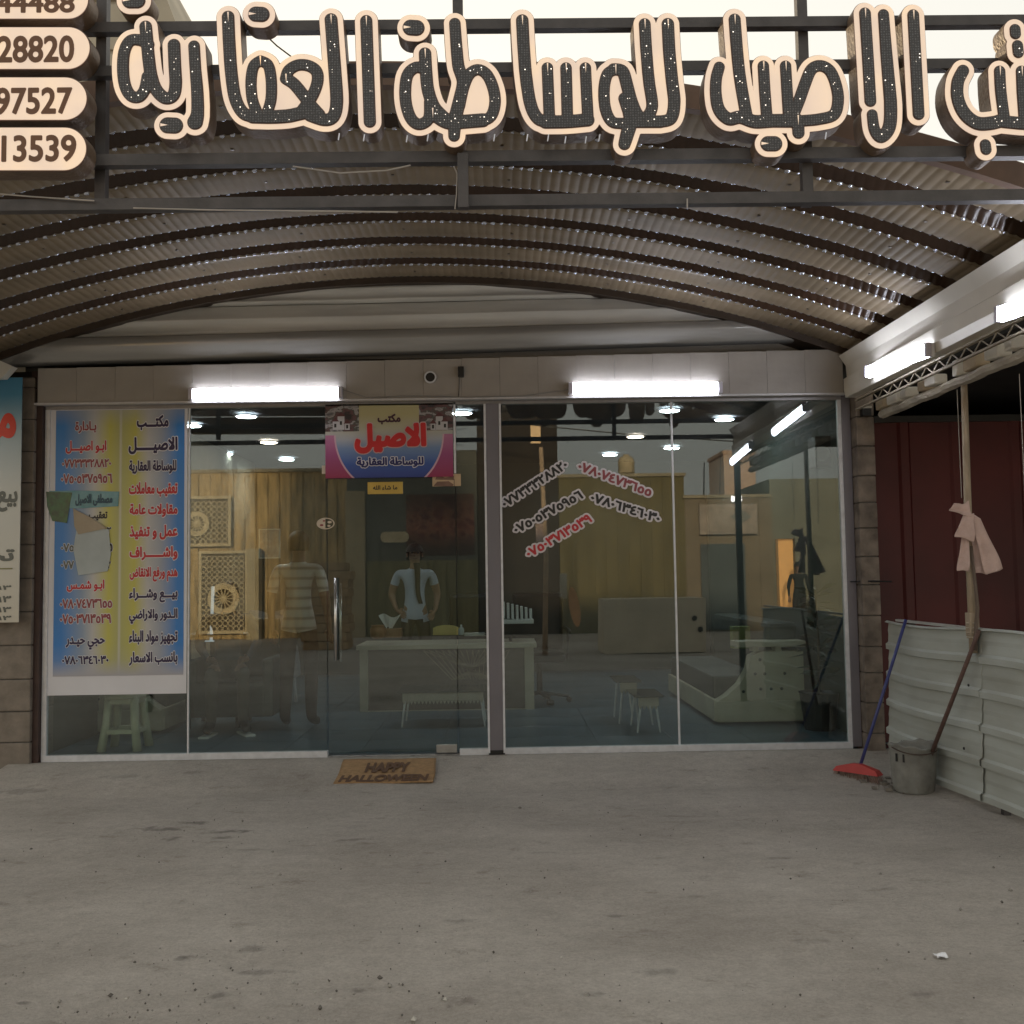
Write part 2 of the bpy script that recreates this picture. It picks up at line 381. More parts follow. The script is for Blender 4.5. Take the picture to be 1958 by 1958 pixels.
def litter():
    cols = [('pebble_pale', (.42,.40,.36)), ('pebble_dark', (.10,.09,.08)), ('pebble_grey', (.24,.225,.20))]
    for (nm, c), cnt in zip(cols, (420, 500, 900)):
        mb = MB()
        for _ in range(cnt):
            x = random.uniform(-4, 3.2); y = -random.random()**.7 * 6.6 - .5 + random.uniform(-.2, .2)
            if random.random() < .5: x = random.gauss(-1.2, .8); y = random.gauss(-4.6, .5)
            y = min(y, -.35); r = random.uniform(.0015, .0055) if random.random() < .94 else random.uniform(.006, .012)
            if x > 2.6: continue
            zz = .004
            t = random.random() * 6; q = [Vector((math.cos(t + a) * r * random.uniform(.7, 1.3), math.sin(t + a) * r * random.uniform(.7, 1.3), 0)) for a in (0, 1.57, 3.14, 4.71)]
            b = Vector((x, y, zz)); mb.add([b + p for p in q] + [b + Vector((0, 0, r * .9)), b - Vector((0, 0, r))], [(0,1,4),(1,2,4),(2,3,4),(3,0,4),(1,0,5),(2,1,5),(3,2,5),(0,3,5)])
        o = stuff(mb.build('gravel', mat(nm, c, .9, 0, .2, 30))); tag(o, {'pebble_pale':'scattered pale grit and crumbs of mortar on the dusty ground','pebble_dark':'scattered dark specks of grit on the dusty ground','pebble_grey':'fine grey gravel strewn over the dusty ground'}[nm], 'gravel')
litter()
def scrap(px, py, s, label, seed):
    p = atZ(px, py, .01); rnd = random.Random(seed)
    def fn(u, v_): return (p.x + (u-.5)*s*1.3 + rnd.uniform(-.1,.1)*s, p.y + (v_-.5)*s + rnd.uniform(-.1,.1)*s, .006 + rnd.random()*s*.35)
    tag(MB().grid(fn, 4, 3).build('plastic_scrap', mat('scrap_plastic', (.7,.7,.72), .3, 0, .05, 20)), label, 'litter')
scrap(22, 1496, .05, 'crumpled white scrap lying by the foot of the left block pier', 1)
scrap(1800, 1828, .034, 'crumpled clear plastic scrap on the ground at the lower right', 2)

# ================================================================ SHOP: room behind the glass
CEIL = 2.97; XL = -3.46; XR = 2.87; YB = 6.4
def room():
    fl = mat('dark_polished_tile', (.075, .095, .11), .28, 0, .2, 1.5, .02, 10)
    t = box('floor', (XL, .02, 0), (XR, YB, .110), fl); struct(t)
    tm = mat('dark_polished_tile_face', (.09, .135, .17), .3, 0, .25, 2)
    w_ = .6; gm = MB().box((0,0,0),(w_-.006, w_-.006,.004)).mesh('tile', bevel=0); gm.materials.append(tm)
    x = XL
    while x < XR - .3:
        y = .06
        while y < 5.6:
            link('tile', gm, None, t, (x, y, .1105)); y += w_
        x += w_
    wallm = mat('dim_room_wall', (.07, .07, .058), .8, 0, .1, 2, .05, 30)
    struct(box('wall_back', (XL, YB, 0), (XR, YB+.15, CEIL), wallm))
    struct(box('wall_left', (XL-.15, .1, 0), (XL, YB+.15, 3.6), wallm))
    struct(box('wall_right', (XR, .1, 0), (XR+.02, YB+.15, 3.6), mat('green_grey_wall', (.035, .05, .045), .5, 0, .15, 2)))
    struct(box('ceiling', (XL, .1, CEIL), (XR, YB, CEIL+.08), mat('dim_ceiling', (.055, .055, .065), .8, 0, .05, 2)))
room()
DL = [(471,795,0,'nearest one left of the hanging poster'),(366,813,0,'beside the edge of the tall price poster'),(514,845,1,'warm one hanging in front of the pale band'),
      (430,867,0,'far one at the left'),(548,878,0,'farthest one left of the hanging poster'),(883,789,0,'just right of the hanging poster'),
      (1280,784,0,'behind the slim mullion, upper one'),(1215,834,1,'warm one above the slanted phone numbers'),(1166,869,0,'cyan white one above the red phone number'),
      (1284,856,0,'behind the slim mullion, lower one'),(1385,801,0,'nearest one at the right')]
for px, py, warm, where in DL:
    p = atZ(px, py, CEIL - .02)
    t = thing('ceiling_light', 'lit round ceiling light, ' + where, 'ceiling light', p, 'round ceiling lights inside the shop')
    MB().lathe([(.0, -.012), (.085, -.012), (.09, 0)], n=24).build('diffuser', DOWNWARM if warm else DOWNLIGHT, t)
    MB().lathe([(.112, 0), (.112, -.006), (.095, -.009), (.0905, .0)], n=24).build('rim', TUBECAP, t)

# ================================================================ SHOPFRONT
def P(px, py, Y=0): return at(px, py, Y)
SF = thing('glass_shopfront', 'wide glazed shopfront with slim white aluminium frames and a frameless glass door', 'shopfront')
ZB = .112; ZT = P(950, 768).z
XG0 = P(90, 1400).x; XG1 = P(1612, 1100).x
XM1 = P(362, 1100).x; XD0 = P(626, 1100).x; XD1 = P(873, 1100).x; XC0 = P(930, 1100).x; XC1 = P(961, 1100).x; XM2 = P(1291, 1100).x
def pane(a, b, nm='glass_pane', par=None, z0=ZB+.03, z1=ZT-.02):
    return MB().box((a+.004, -.004, z0), (b-.004, .004, z1)).build(nm, GLASS, par or SF)
pane(XG0, XM1); pane(XM1, XD0); pane(XD1, XC0); pane(XC1, XM2); pane(XM2, XG1)
door = pane(XD0, XD1, 'door', SF, ZB+.012, ZT-.03)
# door handle: long steel bar with stand-offs
hx = P(644, 1180).x; hz0 = P(644, 1262).z; hz1 = P(644, 1105).z
steel = mat('brushed_steel', (.62, .6, .58), .25, .9, .1, 30)
MB().bar((hx, -.055, hz0), (hx, -.055, hz1), .012, 12).bar((hx, -.055, hz0+.08), (hx, -.003, hz0+.08), .008, 8).bar((hx, -.055, hz1-.08), (hx, -.003, hz1-.08), .008, 8).build('handle', steel, door, True)
MB().bar((hx+.02, .055, hz0-.02), (hx+.02, .055, hz1-.04), .01, 12).bar((hx+.02, .055, hz0+.06), (hx+.02, .005, hz0+.06), .007, 8).bar((hx+.02, .055, hz1-.12), (hx+.02, .005, hz1-.12), .007, 8).build('inner_handle', steel, door, True)
a = P(835, 1440); b = P(874, 1424)
box('floor_hinge', (a.x, -.018, ZB+.002), (b.x, .018, ZB+.062), mat('hinge_steel', (.36, .36, .35), .4, .5, .1, 20), door, .003)
box('sill', (XG0-.03, -.03, ZB-.10), (XD0, .03, ZB+.03), ALU, SF)
box('sill', (XD1+.01, -.03, ZB-.10), (XC0, .03, ZB+.03), ALU, SF)
box('sill', (XC1, -.03, ZB-.10), (XG1+.02, .03, ZB+.03), ALU, SF)
box('threshold', (XD0, -.025, ZB-.10), (XD1+.01, .025, ZB-.008), mat('worn_threshold', (.3,.29,.28), .6, .3, .3, 20), SF)
box('head_rail', (XG0-.03, -.03, ZT-.022), (XG1+.02, .03, ZT+.005), mat('dull_rail', (.28,.27,.27), .4, .3, .1, 20), SF)
box('mullion', (XM1-.008, -.012, ZB+.03), (XM1+.004, .012, ZT-.022), ALU, SF)
box('mullion', (XM2-.007, -.012, ZB+.03), (XM2+.007, .012, ZT-.022), ALU, SF)
box('jamb', (XG0-.035, -.02, ZB), (XG0, .02, ZT-.022), ALU, SF)
jx = XG1
box('jamb', (jx-.005, -.02, ZB), (jx+.022, .02, ZT-.022), ALU, SF)
box('jamb', (jx+.022, -.035, ZB), (jx+.085, .035, ZT+.0), GREYPOST, SF)
t = box('centre_post', (XC0+.012, -.045, ZB-.03), (XC1-.012, .045, ZT-.022), GREYPOST, SF, .003)
box('edge_strip', (XC0-.004, -.05, ZB), (XC0+.0115, .03, ZT-.023), ALU, t); box('edge_strip', (XC1-.0115, -.05, ZB), (XC1+.004, .03, ZT-.023), ALU, t)
box('foot_cap', (XC0+.010, -.048, ZB-.035), (XC1-.010, .048, ZB+.02), BLACK, t)

# header of grey PVC boards, in front of the gable
HB = ZT + .012; HT0 = P(75, 705, -.12).z; HT1 = P(1600, 668, -.12).z
HXL = P(72, 760, -.12).x; HXR = P(1613, 740, -.12).x
HD = thing('header_wall', 'grey header wall of upright plastic boards above the glass', 'wall')
n = 21; bw = (HXR - HXL) / n
for i in range(n):
    x0 = HXL + i * bw; k = (i + .5) / n; zt = HT0 + (HT1 - HT0) * k
    MB().box((0, 0, 0), (bw - .0018, .02, zt - HB)).build('board', PVC, HD, loc=(x0, -.12 - random.random() * .0015, HB))
box('backing', (HXL, -.099, HB), (HXR, .05, min(HT0, HT1) - .02), mat('dark_gap', (.03,.028,.025), .9), HD)
box('bottom_trim', (HXL - .02, -.135, HB - .014), (HXR + .01, -.085, HB - .0005), mat('trim_white', (.5,.49,.5), .4, .1, .1, 15), HD)
box('soffit', (HXL, -.084, HB - .010), (HXR, .03, HB - .003), mat('soffit_grey', (.25,.24,.24), .6), HD)
p = P(823, 722, -.12)
def ring(name, m, c, r, ri, d, par, n=20):
    mb = MB(); v = []; f = []
    for k in range(n):
        t_ = 2*math.pi*k/n
        for rr, yy in ((r, 0), (r, -d), (ri, -d), (ri, 0)): v.append((c[0]+rr*math.cos(t_), c[1]+yy, c[2]+rr*math.sin(t_)))
    for k in range(n):
        for q in range(4): f.append((k*4+q, k*4+(q+1)%4, ((k+1)%n)*4+(q+1)%4, ((k+1)%n)*4+q))
    return mb.add(v, f).build(name, m, par)
vp = thing('vent_pipe', 'short round vent pipe end in the header between the two tube lights', 'pipe', (p.x, -.122, p.z))
ring('collar', ALU, (0, 0, 0), .045, .035, .02, vp)
MB().lathe([(0, 0), (.036, 0), (.036, .012)], n=20).build('dark_mouth', BLACK, vp).rotation_euler.x = R(90)
a = P(876, 722, -.12); b = P(887, 702, -.12)
jb = thing('switch_box', 'small black switch box on the header above the door', 'switch', (a.x, -.122, a.z))
box('cover', (0, -.03, 0), (b.x-a.x, 0, b.z-a.z), BLACK, jb, .003)
p = P(878, 766, -.12)
MB().tube([(a.x+.008-a.x, -.004, 0), (.006, -.004, -.08), (0.0, -.004, -(a.z-HB)+.0)], .0022).build('cable', BLACK, jb)

# grey gable: long horizontal sheets with lap lines, clipped by the arch
XA = -.6; RA = 9.1; ZAP = 3.67
def arch_z(x): return ZAP - (RA - math.sqrt(max(0, RA*RA - (x-XA)**2)))
GB = thing('gable_wall', 'grey sheet gable wall filling the arch above the header', 'wall')
box('gable_backing', (-3.95, .06, 2.8), (2.75, .10, 3.02), mat('dark_gap', (.03,.028,.025)), GB)
def sheet_row(z0a, z0b, z1a, z1b, prof):
    """one long sheet: heights at left/right ends, profile of (t, out)"""
    mb = MB(); nx_ = 60
    X0, X1 = -3.9, 2.7; cols = []
    for i in range(nx_ + 1):
        x = X0 + (X1 - X0) * i / nx_; k = i / nx_; za = z0a + (z0b - z0a) * k; zb = z1a + (z1b - z1a) * k
        wob = .004*math.sin(x*3.1+z0a*9) + .003*math.sin(x*7.7+z0a*5)
        lim = arch_z(x) + .03
        cols.append([(x, .045 - o + wob, min(za + (zb - za) * t_, lim)) for t_, o in prof])
    m_ = len(prof); v = [p for c_ in cols for p in c_]
    f = [(i*m_+j, (i+1)*m_+j, (i+1)*m_+j+1, i*m_+j+1) for i in range(nx_) for j in range(m_-1)]
    return mb.add(v, f).build('siding_sheet', SIDING if prof[0][1] > .06 else mat('dull_grey_flashing', (.30, .295, .28), .16, .25, .14, 2.2, .15, 6, stretch=(.5, 1, 6)), GB, True)
rows = [(655+30, 628+30), (640, 612), (590, 560), (543, 512), (505, 470)]
# lap lines in the photo, at left (x=330) and right (x=1290) ends
laps = [((100, 702), (1590, 655)), ((230, 652), (1500, 618)), ((330, 592), (1290, 570)), ((560, 538), (1020, 524)), ((700, 490), (1000, 478)), ((700, 430), (1000, 420))]
def zl(l, X):
    (x1, y1), (x2, y2) = l; p, q = P(x1, y1, .03), P(x2, y2, .03); return p.z + (q.z - p.z) * (X - p.x) / (q.x - p.x)
profile = [(-.03, .0), (0, .004), (.02, .038), (.12, .04), (.16, .026), (.44, .024), (.48, .04), (.56, .04), (.60, .026), (.93, .024), (.985, .012), (1.0, .004)]
sheets = [[(zl(laps[i], -3.9), zl(laps[i], 2.7)), (zl(laps[i+1], -3.9), zl(laps[i+1], 2.7))] for i in range(5)]
for i, ((a0, b0), (a1, b1)) in enumerate(sheets):
    sheet_row(a0 + .002, b0 + .002, a1 - (.009 if i else 0), b1 - (.009 if i else 0), [(a_, o_ + .085) for a_, o_ in profile] if i else [(-.02,.05),(0,.135),(.06,.150),(.50,.158),(.58,.166),(.95,.172),(1,.16),(1.0,.03)])

# tube lights on the header
def tube_light(p, q, out, label, r=.022):
    """from p to q, 'out' = direction away from the wall"""
    p = Vector(p); q = Vector(q); d = (q - p).normalized(); L = (q - p).length; up = out.cross(d)
    M = Matrix.Translation(p) @ Matrix((d, out, up)).transposed().to_4x4()
    t = thing('tube_light', label, 'tube light', p, 'lit white tube lights under the canopy'); Mi = Matrix.Translation(-p) @ M
    MB().box((.0, 0, -.04), (L, .02, .04), Mi).build('housing', TUBECAP, t, bevel=.002)
    v = []; f = []; n_ = 8
    for s in (.03, L - .03):
        for k in range(n_ + 1):
            a_ = math.pi * k / n_; v.append(Mi @ Vector((s, .021 + .028 * math.sin(a_), -.043 * math.cos(a_))))
    for k in range(n_): f.append((k, k + 1, n_ + 2 + k, n_ + 1 + k))
    f += [tuple(range(n_ + 1))[::-1], tuple(range(n_ + 1, 2 * n_ + 2))]
    MB().add(v, f).build('lit_cover', TUBE, t)
    for s in (0, L - .03): MB().box((s, .0205, -.041), (s + .03, .052, .041), Mi).build('end_cap', mat('cap_violet_white', (.5,.48,.56), .4), t, bevel=.003)
    return t
OUT = Vector((0, -1, 0))
a = P(362, 755, -.14); b = P(655, 751, -.14)
tube_light((a.x, -.1225, a.z), (b.x, -.1225, b.z), OUT, 'left lit tube light on the grey header above the glass panes')
a = P(1087, 743, -.14); b = P(1380, 742, -.14)
tube_light((a.x, -.1225, a.z), (b.x, -.1225, b.z), OUT, 'right lit tube light on the grey header above the phone number stickers')

# ================================================================ CANOPY
CN = thing('arched_canopy', 'arched canopy of brown crimped metal sheets on cream side beams', 'canopy')
def roof():
    pitch = .45; prof = []   # per rib: (dy, dr)
    base = [(-.144, .010), (-.126, 0), (-.05, 0), (.05, 0), (.126, 0), (.144, .010), (.155, .065), (.295, .065), (.306, .010)]
    nA = 960; half = math.asin(3.34 / RA); crimp = .054
    ribs = [-.28 - pitch * k for k in range(7)]
    ths = np.linspace(-half, half, nA)
    s = ths * RA; dr = .0045 * np.abs(np.sin(np.pi * s / crimp))**.8
    for k, y0 in enumerate(ribs):
        pr = [(y0 + a_, r_) for a_, r_ in base][::1]
        if k == 0: pr = [(y0 + a_, r_) for a_, r_ in base[:6]] + [(y0 + .155, .065), (y0 + .27, .065)]
        V = []
        for (yy, rr) in pr:
            rad = RA + rr - dr * (2.0 if rr == .010 else 1.3 if rr < .02 else .6)
            V.append(np.stack([XA + rad * np.sin(ths), np.full(nA, yy), ZAP - RA + rad * np.cos(ths)], 1))
        V = np.array(V); m_ = len(pr)
        v = V.reshape(-1, 3).tolist()
        f = [(j*nA+i, (j+1)*nA+i, (j+1)*nA+i+1, j*nA+i+1) for j in range(m_-1) for i in range(nA-1)]
        mb = MB(); mb.v = v; mb.f = f
        o = mb.build('roof_sheet', ROOF, CN, True)
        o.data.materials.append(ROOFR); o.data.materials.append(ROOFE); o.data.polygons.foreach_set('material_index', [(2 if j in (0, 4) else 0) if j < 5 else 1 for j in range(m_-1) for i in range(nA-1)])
        md = o.modifiers.new('thickness', 'SOLIDIFY'); md.thickness = .003; md.offset = 1
roof()
# rim trims of the arch, front and back
def arch_bar(y, w_, h_, dz, m, name):
    v = []; n_ = 60; half = math.asin(3.36 / RA); f = []
    for i in range(n_ + 1):
        t_ = -half + 2 * half * i / n_
        for (yy, rr) in ((y, dz), (y + w_, dz), (y + w_, dz + h_), (y, dz + h_)):
            v.append((XA + (RA+rr) * math.sin(t_), yy, ZAP - RA + (RA+rr) * math.cos(t_)))
    for i in range(n_):
        for q in range(4): f.append((i*4+q, i*4+(q+1)%4, (i+1)*4+(q+1)%4, (i+1)*4+q))
    f += [(3,2,1,0), (n_*4, n_*4+1, n_*4+2, n_*4+3)]
    return MB().add(v, f).build(name, m, CN)
ROOFD = mat('dark_brown_trim', (.06, .042, .03), .5, .2, .2, 8)
arch_bar(-.135, .25, .10, -.05, ROOFD, 'rear_arch'); arch_bar(-3.23, .05, .11, -.05, mat('rust_brown_trim', (.12,.07,.045), .6, .1, .2, 8), 'front_arch')
def dimples():
    # bumps added on the rib folds as glints, bluish shine put into their colour
    mb = MB(); us = 8; crimp = .054
    ring_ = [(math.cos(6.2832*k/us), math.sin(6.2832*k/us)) for k in range(us)]
    lev = [(1, 0), (.8, .6), (.42, .9)]
    for k in range(7):
        for dy in (-.136, .136):
            y = -.28 - .45*k + dy; q = -3.25
            i = 0
            while q < 3.25:
                th = q / RA; ct, st_ = math.cos(th), math.sin(th); rad = RA + .004; n0 = len(mb.v)
                cx_, cz_ = XA + rad*st_, ZAP - RA + rad*ct; sc_ = random.uniform(.75, 1.2)
                for (rr, hh) in lev:
                    for (a_, b_) in ring_:
                        u_ = a_*rr*.016*sc_; w_ = b_*rr*.011*sc_; d_ = -hh*.011*sc_
                        mb.v.append((cx_ + ct*u_ + st_*d_, y + w_, cz_ - st_*u_ + ct*d_))
                mb.v.append((cx_ - st_*.0114*sc_, y, cz_ - ct*.0114*sc_))
                for L in range(2):
                    for j in range(us): mb.f.append((n0+L*us+j, n0+L*us+(j+1) % us, n0+(L+1)*us+(j+1) % us, n0+(L+1)*us+j))
                for j in range(us): mb.f.append((n0+2*us+j, n0+2*us+(j+1) % us, n0+3*us))
                q += crimp
    stuff(mb.build('glint_bumps', mat('bluish_glint_bump', (.55,.58,.68), .13, .9, .1, 20), CN, True))
dimples()
arch_bar(-1.45, .05, .05, .07, ROOFD, 'roof_arch')
# side beams with folded cream fascia
def fascia(X, s, name, y0=-.15, y1=-3.55):
    # s=+1: beam right of the canopy, inner face toward -x
    pr = [(0, 3.02), (.05*s, 2.945), (.055*s, 2.86), (.03*s, 2.845), (.03*s, 2.76), (.04*s, 2.705), (.12*s, 2.705), (.12*s, 3.02)]
    v = [(X + a_, y, z + (-.02 if y == y1 else 0)) for y in (y0, y1) for a_, z in pr]; m_ = len(pr)
    f = [(j, (j+1) % m_, m_+(j+1) % m_, m_+j) for j in range(m_)] + [tuple(range(m_)), tuple(range(m_, 2*m_))[::-1]]
    return MB().add(v, f).build(name, CREAM, CN)
fascia(2.56, 1, 'side_beam'); fascia(-3.78, -1, 'side_beam')
for X in (2.66, -3.84):
    box('canopy_post', (X-.03, -3.66, 0), (X+.03, -3.60, 3.0), DARKMETAL, CN)
cbl = MB()
a_, b_ = at(655, 748, -.15), at(822, 772, -.15)
cbl.tube([at(655, 745, -.145), at(700, 760, -.142), at(800, 757, -.142), at(900, 760, -.142), at(1000, 757, -.142), at(1087, 745, -.145)], .0035, 5)
tag(cbl.build('light_cable', mat('grey_cable', (.22,.21,.2), .6)), 'thin grey cable sagging along the header between the two tube lights', 'cable')
scw = MB(); rs_ = random.Random(9)
for k in range(7):
    for i in range(9):
        x = -3.4 + i*.7 + rs_.uniform(-.06,.06); y = -.28 - .45*k + rs_.uniform(-.02,.02); z = arch_z(x) - .004
        scw.box((x-.008, y-.008, z-.008), (x+.008, y+.008, z))
stuff(scw.build('roof_screws', mat('dull_screw', (.12,.10,.08), .4, .6), CN))
# tubes along the right beam, inner face
OR = Vector((-1, 0, -.25)).normalized()
for k, (pa, pb, lab) in enumerate([((1657, 712), (1778, 668), 'rear tube light on the right side beam, next to the block pier'), ((1908, 602), (2110, 530), 'front tube light on the right side beam, cut by the picture edge')]):
    a = atX(pa[0], pa[1], 2.56); b = atX(pb[0], pb[1], 2.56)
    tube_light((2.59, a.y, a.z), (2.59, b.y, b.z), Vector((-1, 0, 0)), lab)

# lattice, blocks and rail under the right beam
UB = thing('beam_truss', 'pale lattice truss hanging under the right side beam', 'truss')
tm = mat('pale_truss_paint', (.27, .23, .17), .6, .1, .15, 10)
za, zb = 2.66, 2.605
MB().box((2.63, -3.5, za), (2.655, -.25, za+.012)).build('top_rail', tm, UB); MB().box((2.635, -3.5, zb-.012), (2.655, -.25, zb)).build('bottom_rail', tm, UB)
y = -.5
while y > -3.4:
    MB().bar((2.645, y, zb), (2.645, y - .09, za), .003).bar((2.645, y - .09, za), (2.645, y - .18, zb), .003).build('lacing', tm, UB); y -= .18
RL = thing('side_rail', 'pale crusted rail running under the truss over the red wall', 'beam')
rm = mat('crusted_rail', (.36, .32, .26), .85, 0, .3, 6, .8, 25)
MB().grid(lambda u, v_: (2.80 + .04*math.cos(v_*6.283) + random.uniform(-.004,.004), -.35 - 3.2*u, 2.545 + .03*math.sin(v_*6.283) + .003*math.sin(u*40) + random.uniform(-.003,.003)), 60, 8).build('rail', rm, RL)
for i in range(13):
    y = -.42 - i * .24 + random.uniform(-.04, .04)
    hh = random.uniform(.06, .10); ww = random.uniform(.08, .16); rm2 = mat('foam_block', (.55, .52, .46), .9, 0, .12, 6, .5, 40) if i % 3 else mat('dusty_block', (.36, .29, .20), .9, 0, .2, 6, .5, 40)
    o = MB().box((-.045, -ww/2, 0), (.045, ww/2, hh)).build('filler_block', rm2, None, bevel=.012, loc=(2.78 + random.uniform(-.02,.02), y, 2.572)); o.rotation_euler = (random.uniform(-.1,.1), 0, random.uniform(-.15,.15))
    tag(o, ('first','second','third','fourth','fifth','sixth','seventh','eighth','ninth','tenth','eleventh','twelfth','thirteenth')[i] + ' rough filler block from the pier, under the right side beam', 'block', 'filler blocks under the right side beam')

# ================================================================ PIERS OF BLOCKS
def pier(name, label, x0, x1, y0, y1, z1, hs, seed, par_mat=BLOCK):
    t = thing(name, label, 'pillar', ((x0+x1)/2, (y0+y1)/2, 0)); rnd = random.Random(seed); cx, cy = t.location.x, t.location.y
    box('mortar_core', (x0-cx+.012, y0-cy+.012, 0), (x1-cx-.012, y1-cy-.012, z1), MORTAR, t)
    z = .01; r = 0
    while z < z1 - .05:
        h = hs * rnd.uniform(.9, 1.1); h = min(h, z1 - z)
        cuts = [x0, x1] if (x1-x0) < .3 else ([x0, x0+(x1-x0)*.62, x1] if r % 2 else [x0, x0+(x1-x0)*.36, x1])
        for a_, b_ in zip(cuts, cuts[1:]):
            j = rnd.uniform(-.006, .006)
            MB().box((a_+.004-cx, y0-cy+j, z), (b_-.004-cx, y1-cy-j, z+h-.009)).build('block', par_mat, t, bevel=.006)
        z += h; r += 1
    return t
pier('block_pier', 'brown block pier between the glass and the white sheet fence', P(1634, 1100).x, P(1684, 1100, -.15).x, -.14, .25, 2.84, .21, 5)
pier('block_pier', 'brown block pier left of the glass, beside the hanging banner', -4.35, P(62, 1100, -.1).x, -.1, .3, 2.95, .235, 6, mat('tan_block', (.20, .17, .14), .9, 0, .22, 10, .6, 50))
box_ = box('door_jamb_board', (P(62, 1100, 0).x, -.06, 0), (P(84, 1100, 0).x, .1, 3.0), WOOD_DARK); tag(box_, 'dark brown jamb board between the left pier and the glass', 'board')
box_ = box('door_jamb_board', (P(1630, 1100, 0).x-.004, -.02, 0), (P(1640, 1100, 0).x+.02, .1, 2.85), WOOD_DARK); tag(box_, 'dark jamb board between the glass and the right block pier', 'board')
# camera-like box on the right pier
p = P(1652, 792, -.14)
sb = thing('junction_box', 'small black box fixed near the top of the right pier', 'box', (p.x, -.14, p.z)); box('case', (-.03, -.06, -.02), (.035, 0, .035), BLACK, sb, .004); box('lid', (-.034, -.064, .0355), (.039, .004, .05), mat('pale_lid', (.4,.38,.33), .6), sb, .003)
p = P(1620, 1125, -.03)
box_ = MB().tube([(P(1622, 1112).x, -.05, P(1622, 1112).z), (P(1650, 1113).x, -.15, P(1650, 1112).z+.004), (P(1690, 1112).x, -.155, P(1690, 1112).z)], .006).build('cable', BLACK); tag(box_, 'thin dark cable crossing the right pier at waist height', 'cable')

# ================================================================ RIGHT SIDE: red wall, dark roof, pole, fence
rw = thing('red_sheet_wall', 'dark red sheet metal wall behind the white fence', 'wall', (2.9, .12, 0))
redm = mat('dark_red_sheet', (.080, .010, .010), .55, .05, .4, 1.2, .1, 12)
for i in range(5):
    pr = [(0, 0), (.18, 0), (.20, -.02), (.26, -.02), (.28, 0), (.58, 0), (.60, -.02), (.66, -.02), (.68, 0), (.86, 0)]
    v = [(i*.86+a_, b_, z) for z in (0, 2.55) for a_, b_ in pr]; m_ = len(pr)
    MB().add(v, [(j, j+1, m_+j+1, m_+j) for j in range(m_-1)]).build('red_panel', redm, rw)
box('top_rail', (0, -.03, 2.55), (4.4, .03, 2.60), BLACK, rw)
dk = mat('shaded_void_dark', (.012, .011, .011), .95, 0, .3, 5)  # darkness of the open void put into the colour
nb = thing('neighbour_shelter', 'dark flat roofed shelter over the red wall', 'shelter', (2.92, 0, 0))
box('roof', (.0, -3.3, 2.76), (4.6, 3.0, 2.84), dk, nb); box('rear_wall', (0, 2.9, 0), (4.6, 3.0, 2.755), dk, nb); box('side_wall', (4.5, -3.3, 0), (4.6, 2.89, 2.755), dk, nb)
# pole on the fence with cloth
ptop = atX(1842, 690, 2.82); pbot = atX(1860, 1210, 2.82)
pl = thing('tent_pole', 'pale wooden pole rising from the fence to the side rail', 'pole', (2.82, pbot.y, 0))
pm = mat('dusty_wood', (.36, .29, .21), .8, 0, .2, 8, .3, 40, stretch=(6, 6, 1))
MB().tube([(0, 0, pbot.z-.12), (0, 0, 1.6), (0, ptop.y-pbot.y, ptop.z)], [.026, .024, .019], 8).build('shaft', pm, pl, True)
MB().box((-.028, -.033, pbot.z-.02), (.028, .033, pbot.z+.12)).build('splice', pm, pl, bevel=.004)
MB().tube([(-.02, -.06, pbot.z-.1), (.01, -.055, pbot.z+.15), (.0, -.03, 1.55)], [.014, .012, .008], 6).build('lashed_stick', mat('old_stick', (.12,.09,.07), .8), pl)
for i in range(4):
    MB().tube([(.03*math.cos(t_), .037*math.sin(t_), pbot.z-.03+i*.028+.006*t_/6) for t_ in np.linspace(0, 6.28, 14)], .006, 5).build('binding', mat('twine', (.4,.34,.26), .9), pl)
cl = mat('dusty_pink_cloth', (.52, .38, .34), .85, 0, .12, 12, .3, 60)
def cloth(pts_top, pts_bot, name, par, Y, folds=3, amp=.012):
    """strip of hanging cloth between two pixel polylines"""
    def fn(u, v_):
        def lp(L):
            k = u * (len(L)-1); i = min(int(k), len(L)-2); q = k-i; return (L[i][0]+(L[i+1][0]-L[i][0])*q, L[i][1]+(L[i+1][1]-L[i][1])*q)
        a_ = lp(pts_top); b_ = lp(pts_bot); px = a_[0]+(b_[0]-a_[0])*v_; py = a_[1]+(b_[1]-a_[1])*v_
        p_ = at(px, py, Y); return (p_.x + .003*math.sin(v_*6+u*3), p_.y + amp*math.sin(u*folds*6.28+v_*2+math.sin(v_*7)) * (.3+v_) + .002*math.sin(u*9+v_*9), p_.z + .002*math.sin(u*7+v_*5))
    o = MB().grid(fn, 40, 30).build(name, cl, par, True); md = o.modifiers.new('thickness', 'SOLIDIFY'); md.thickness = .004; return o
yc = pbot.y - .05
ct = thing('tied_cloth', 'dusty pink cloth tied round the wooden pole above the fence', 'cloth')
cloth([(1853, 984), (1862, 984), (1874, 992)], [(1886, 1098), (1902, 1094), (1918, 1087)], 'cloth_tail', ct, yc - .03, .8, .010)
cloth([(1841, 1006), (1852, 1000)], [(1831, 1091), (1852, 1092)], 'cloth_tail', ct, yc - .005, .7, .008)
o_ = cloth([(1857, 1020), (1868, 1016)], [(1862, 1095), (1888, 1098)], 'cloth_tail', ct, yc + .02, .7, .008)
cloth([(1824, 962), (1838, 964), (1852, 958)], [(1816, 976), (1836, 984), (1856, 990)], 'cloth_knot', ct, yc - .035, .6, .008)
cloth([(1842, 984), (1850, 982), (1862, 982)], [(1826, 1026), (1842, 1030), (1862, 1036)], 'cloth_knot', ct, yc - .04, .8, .008)
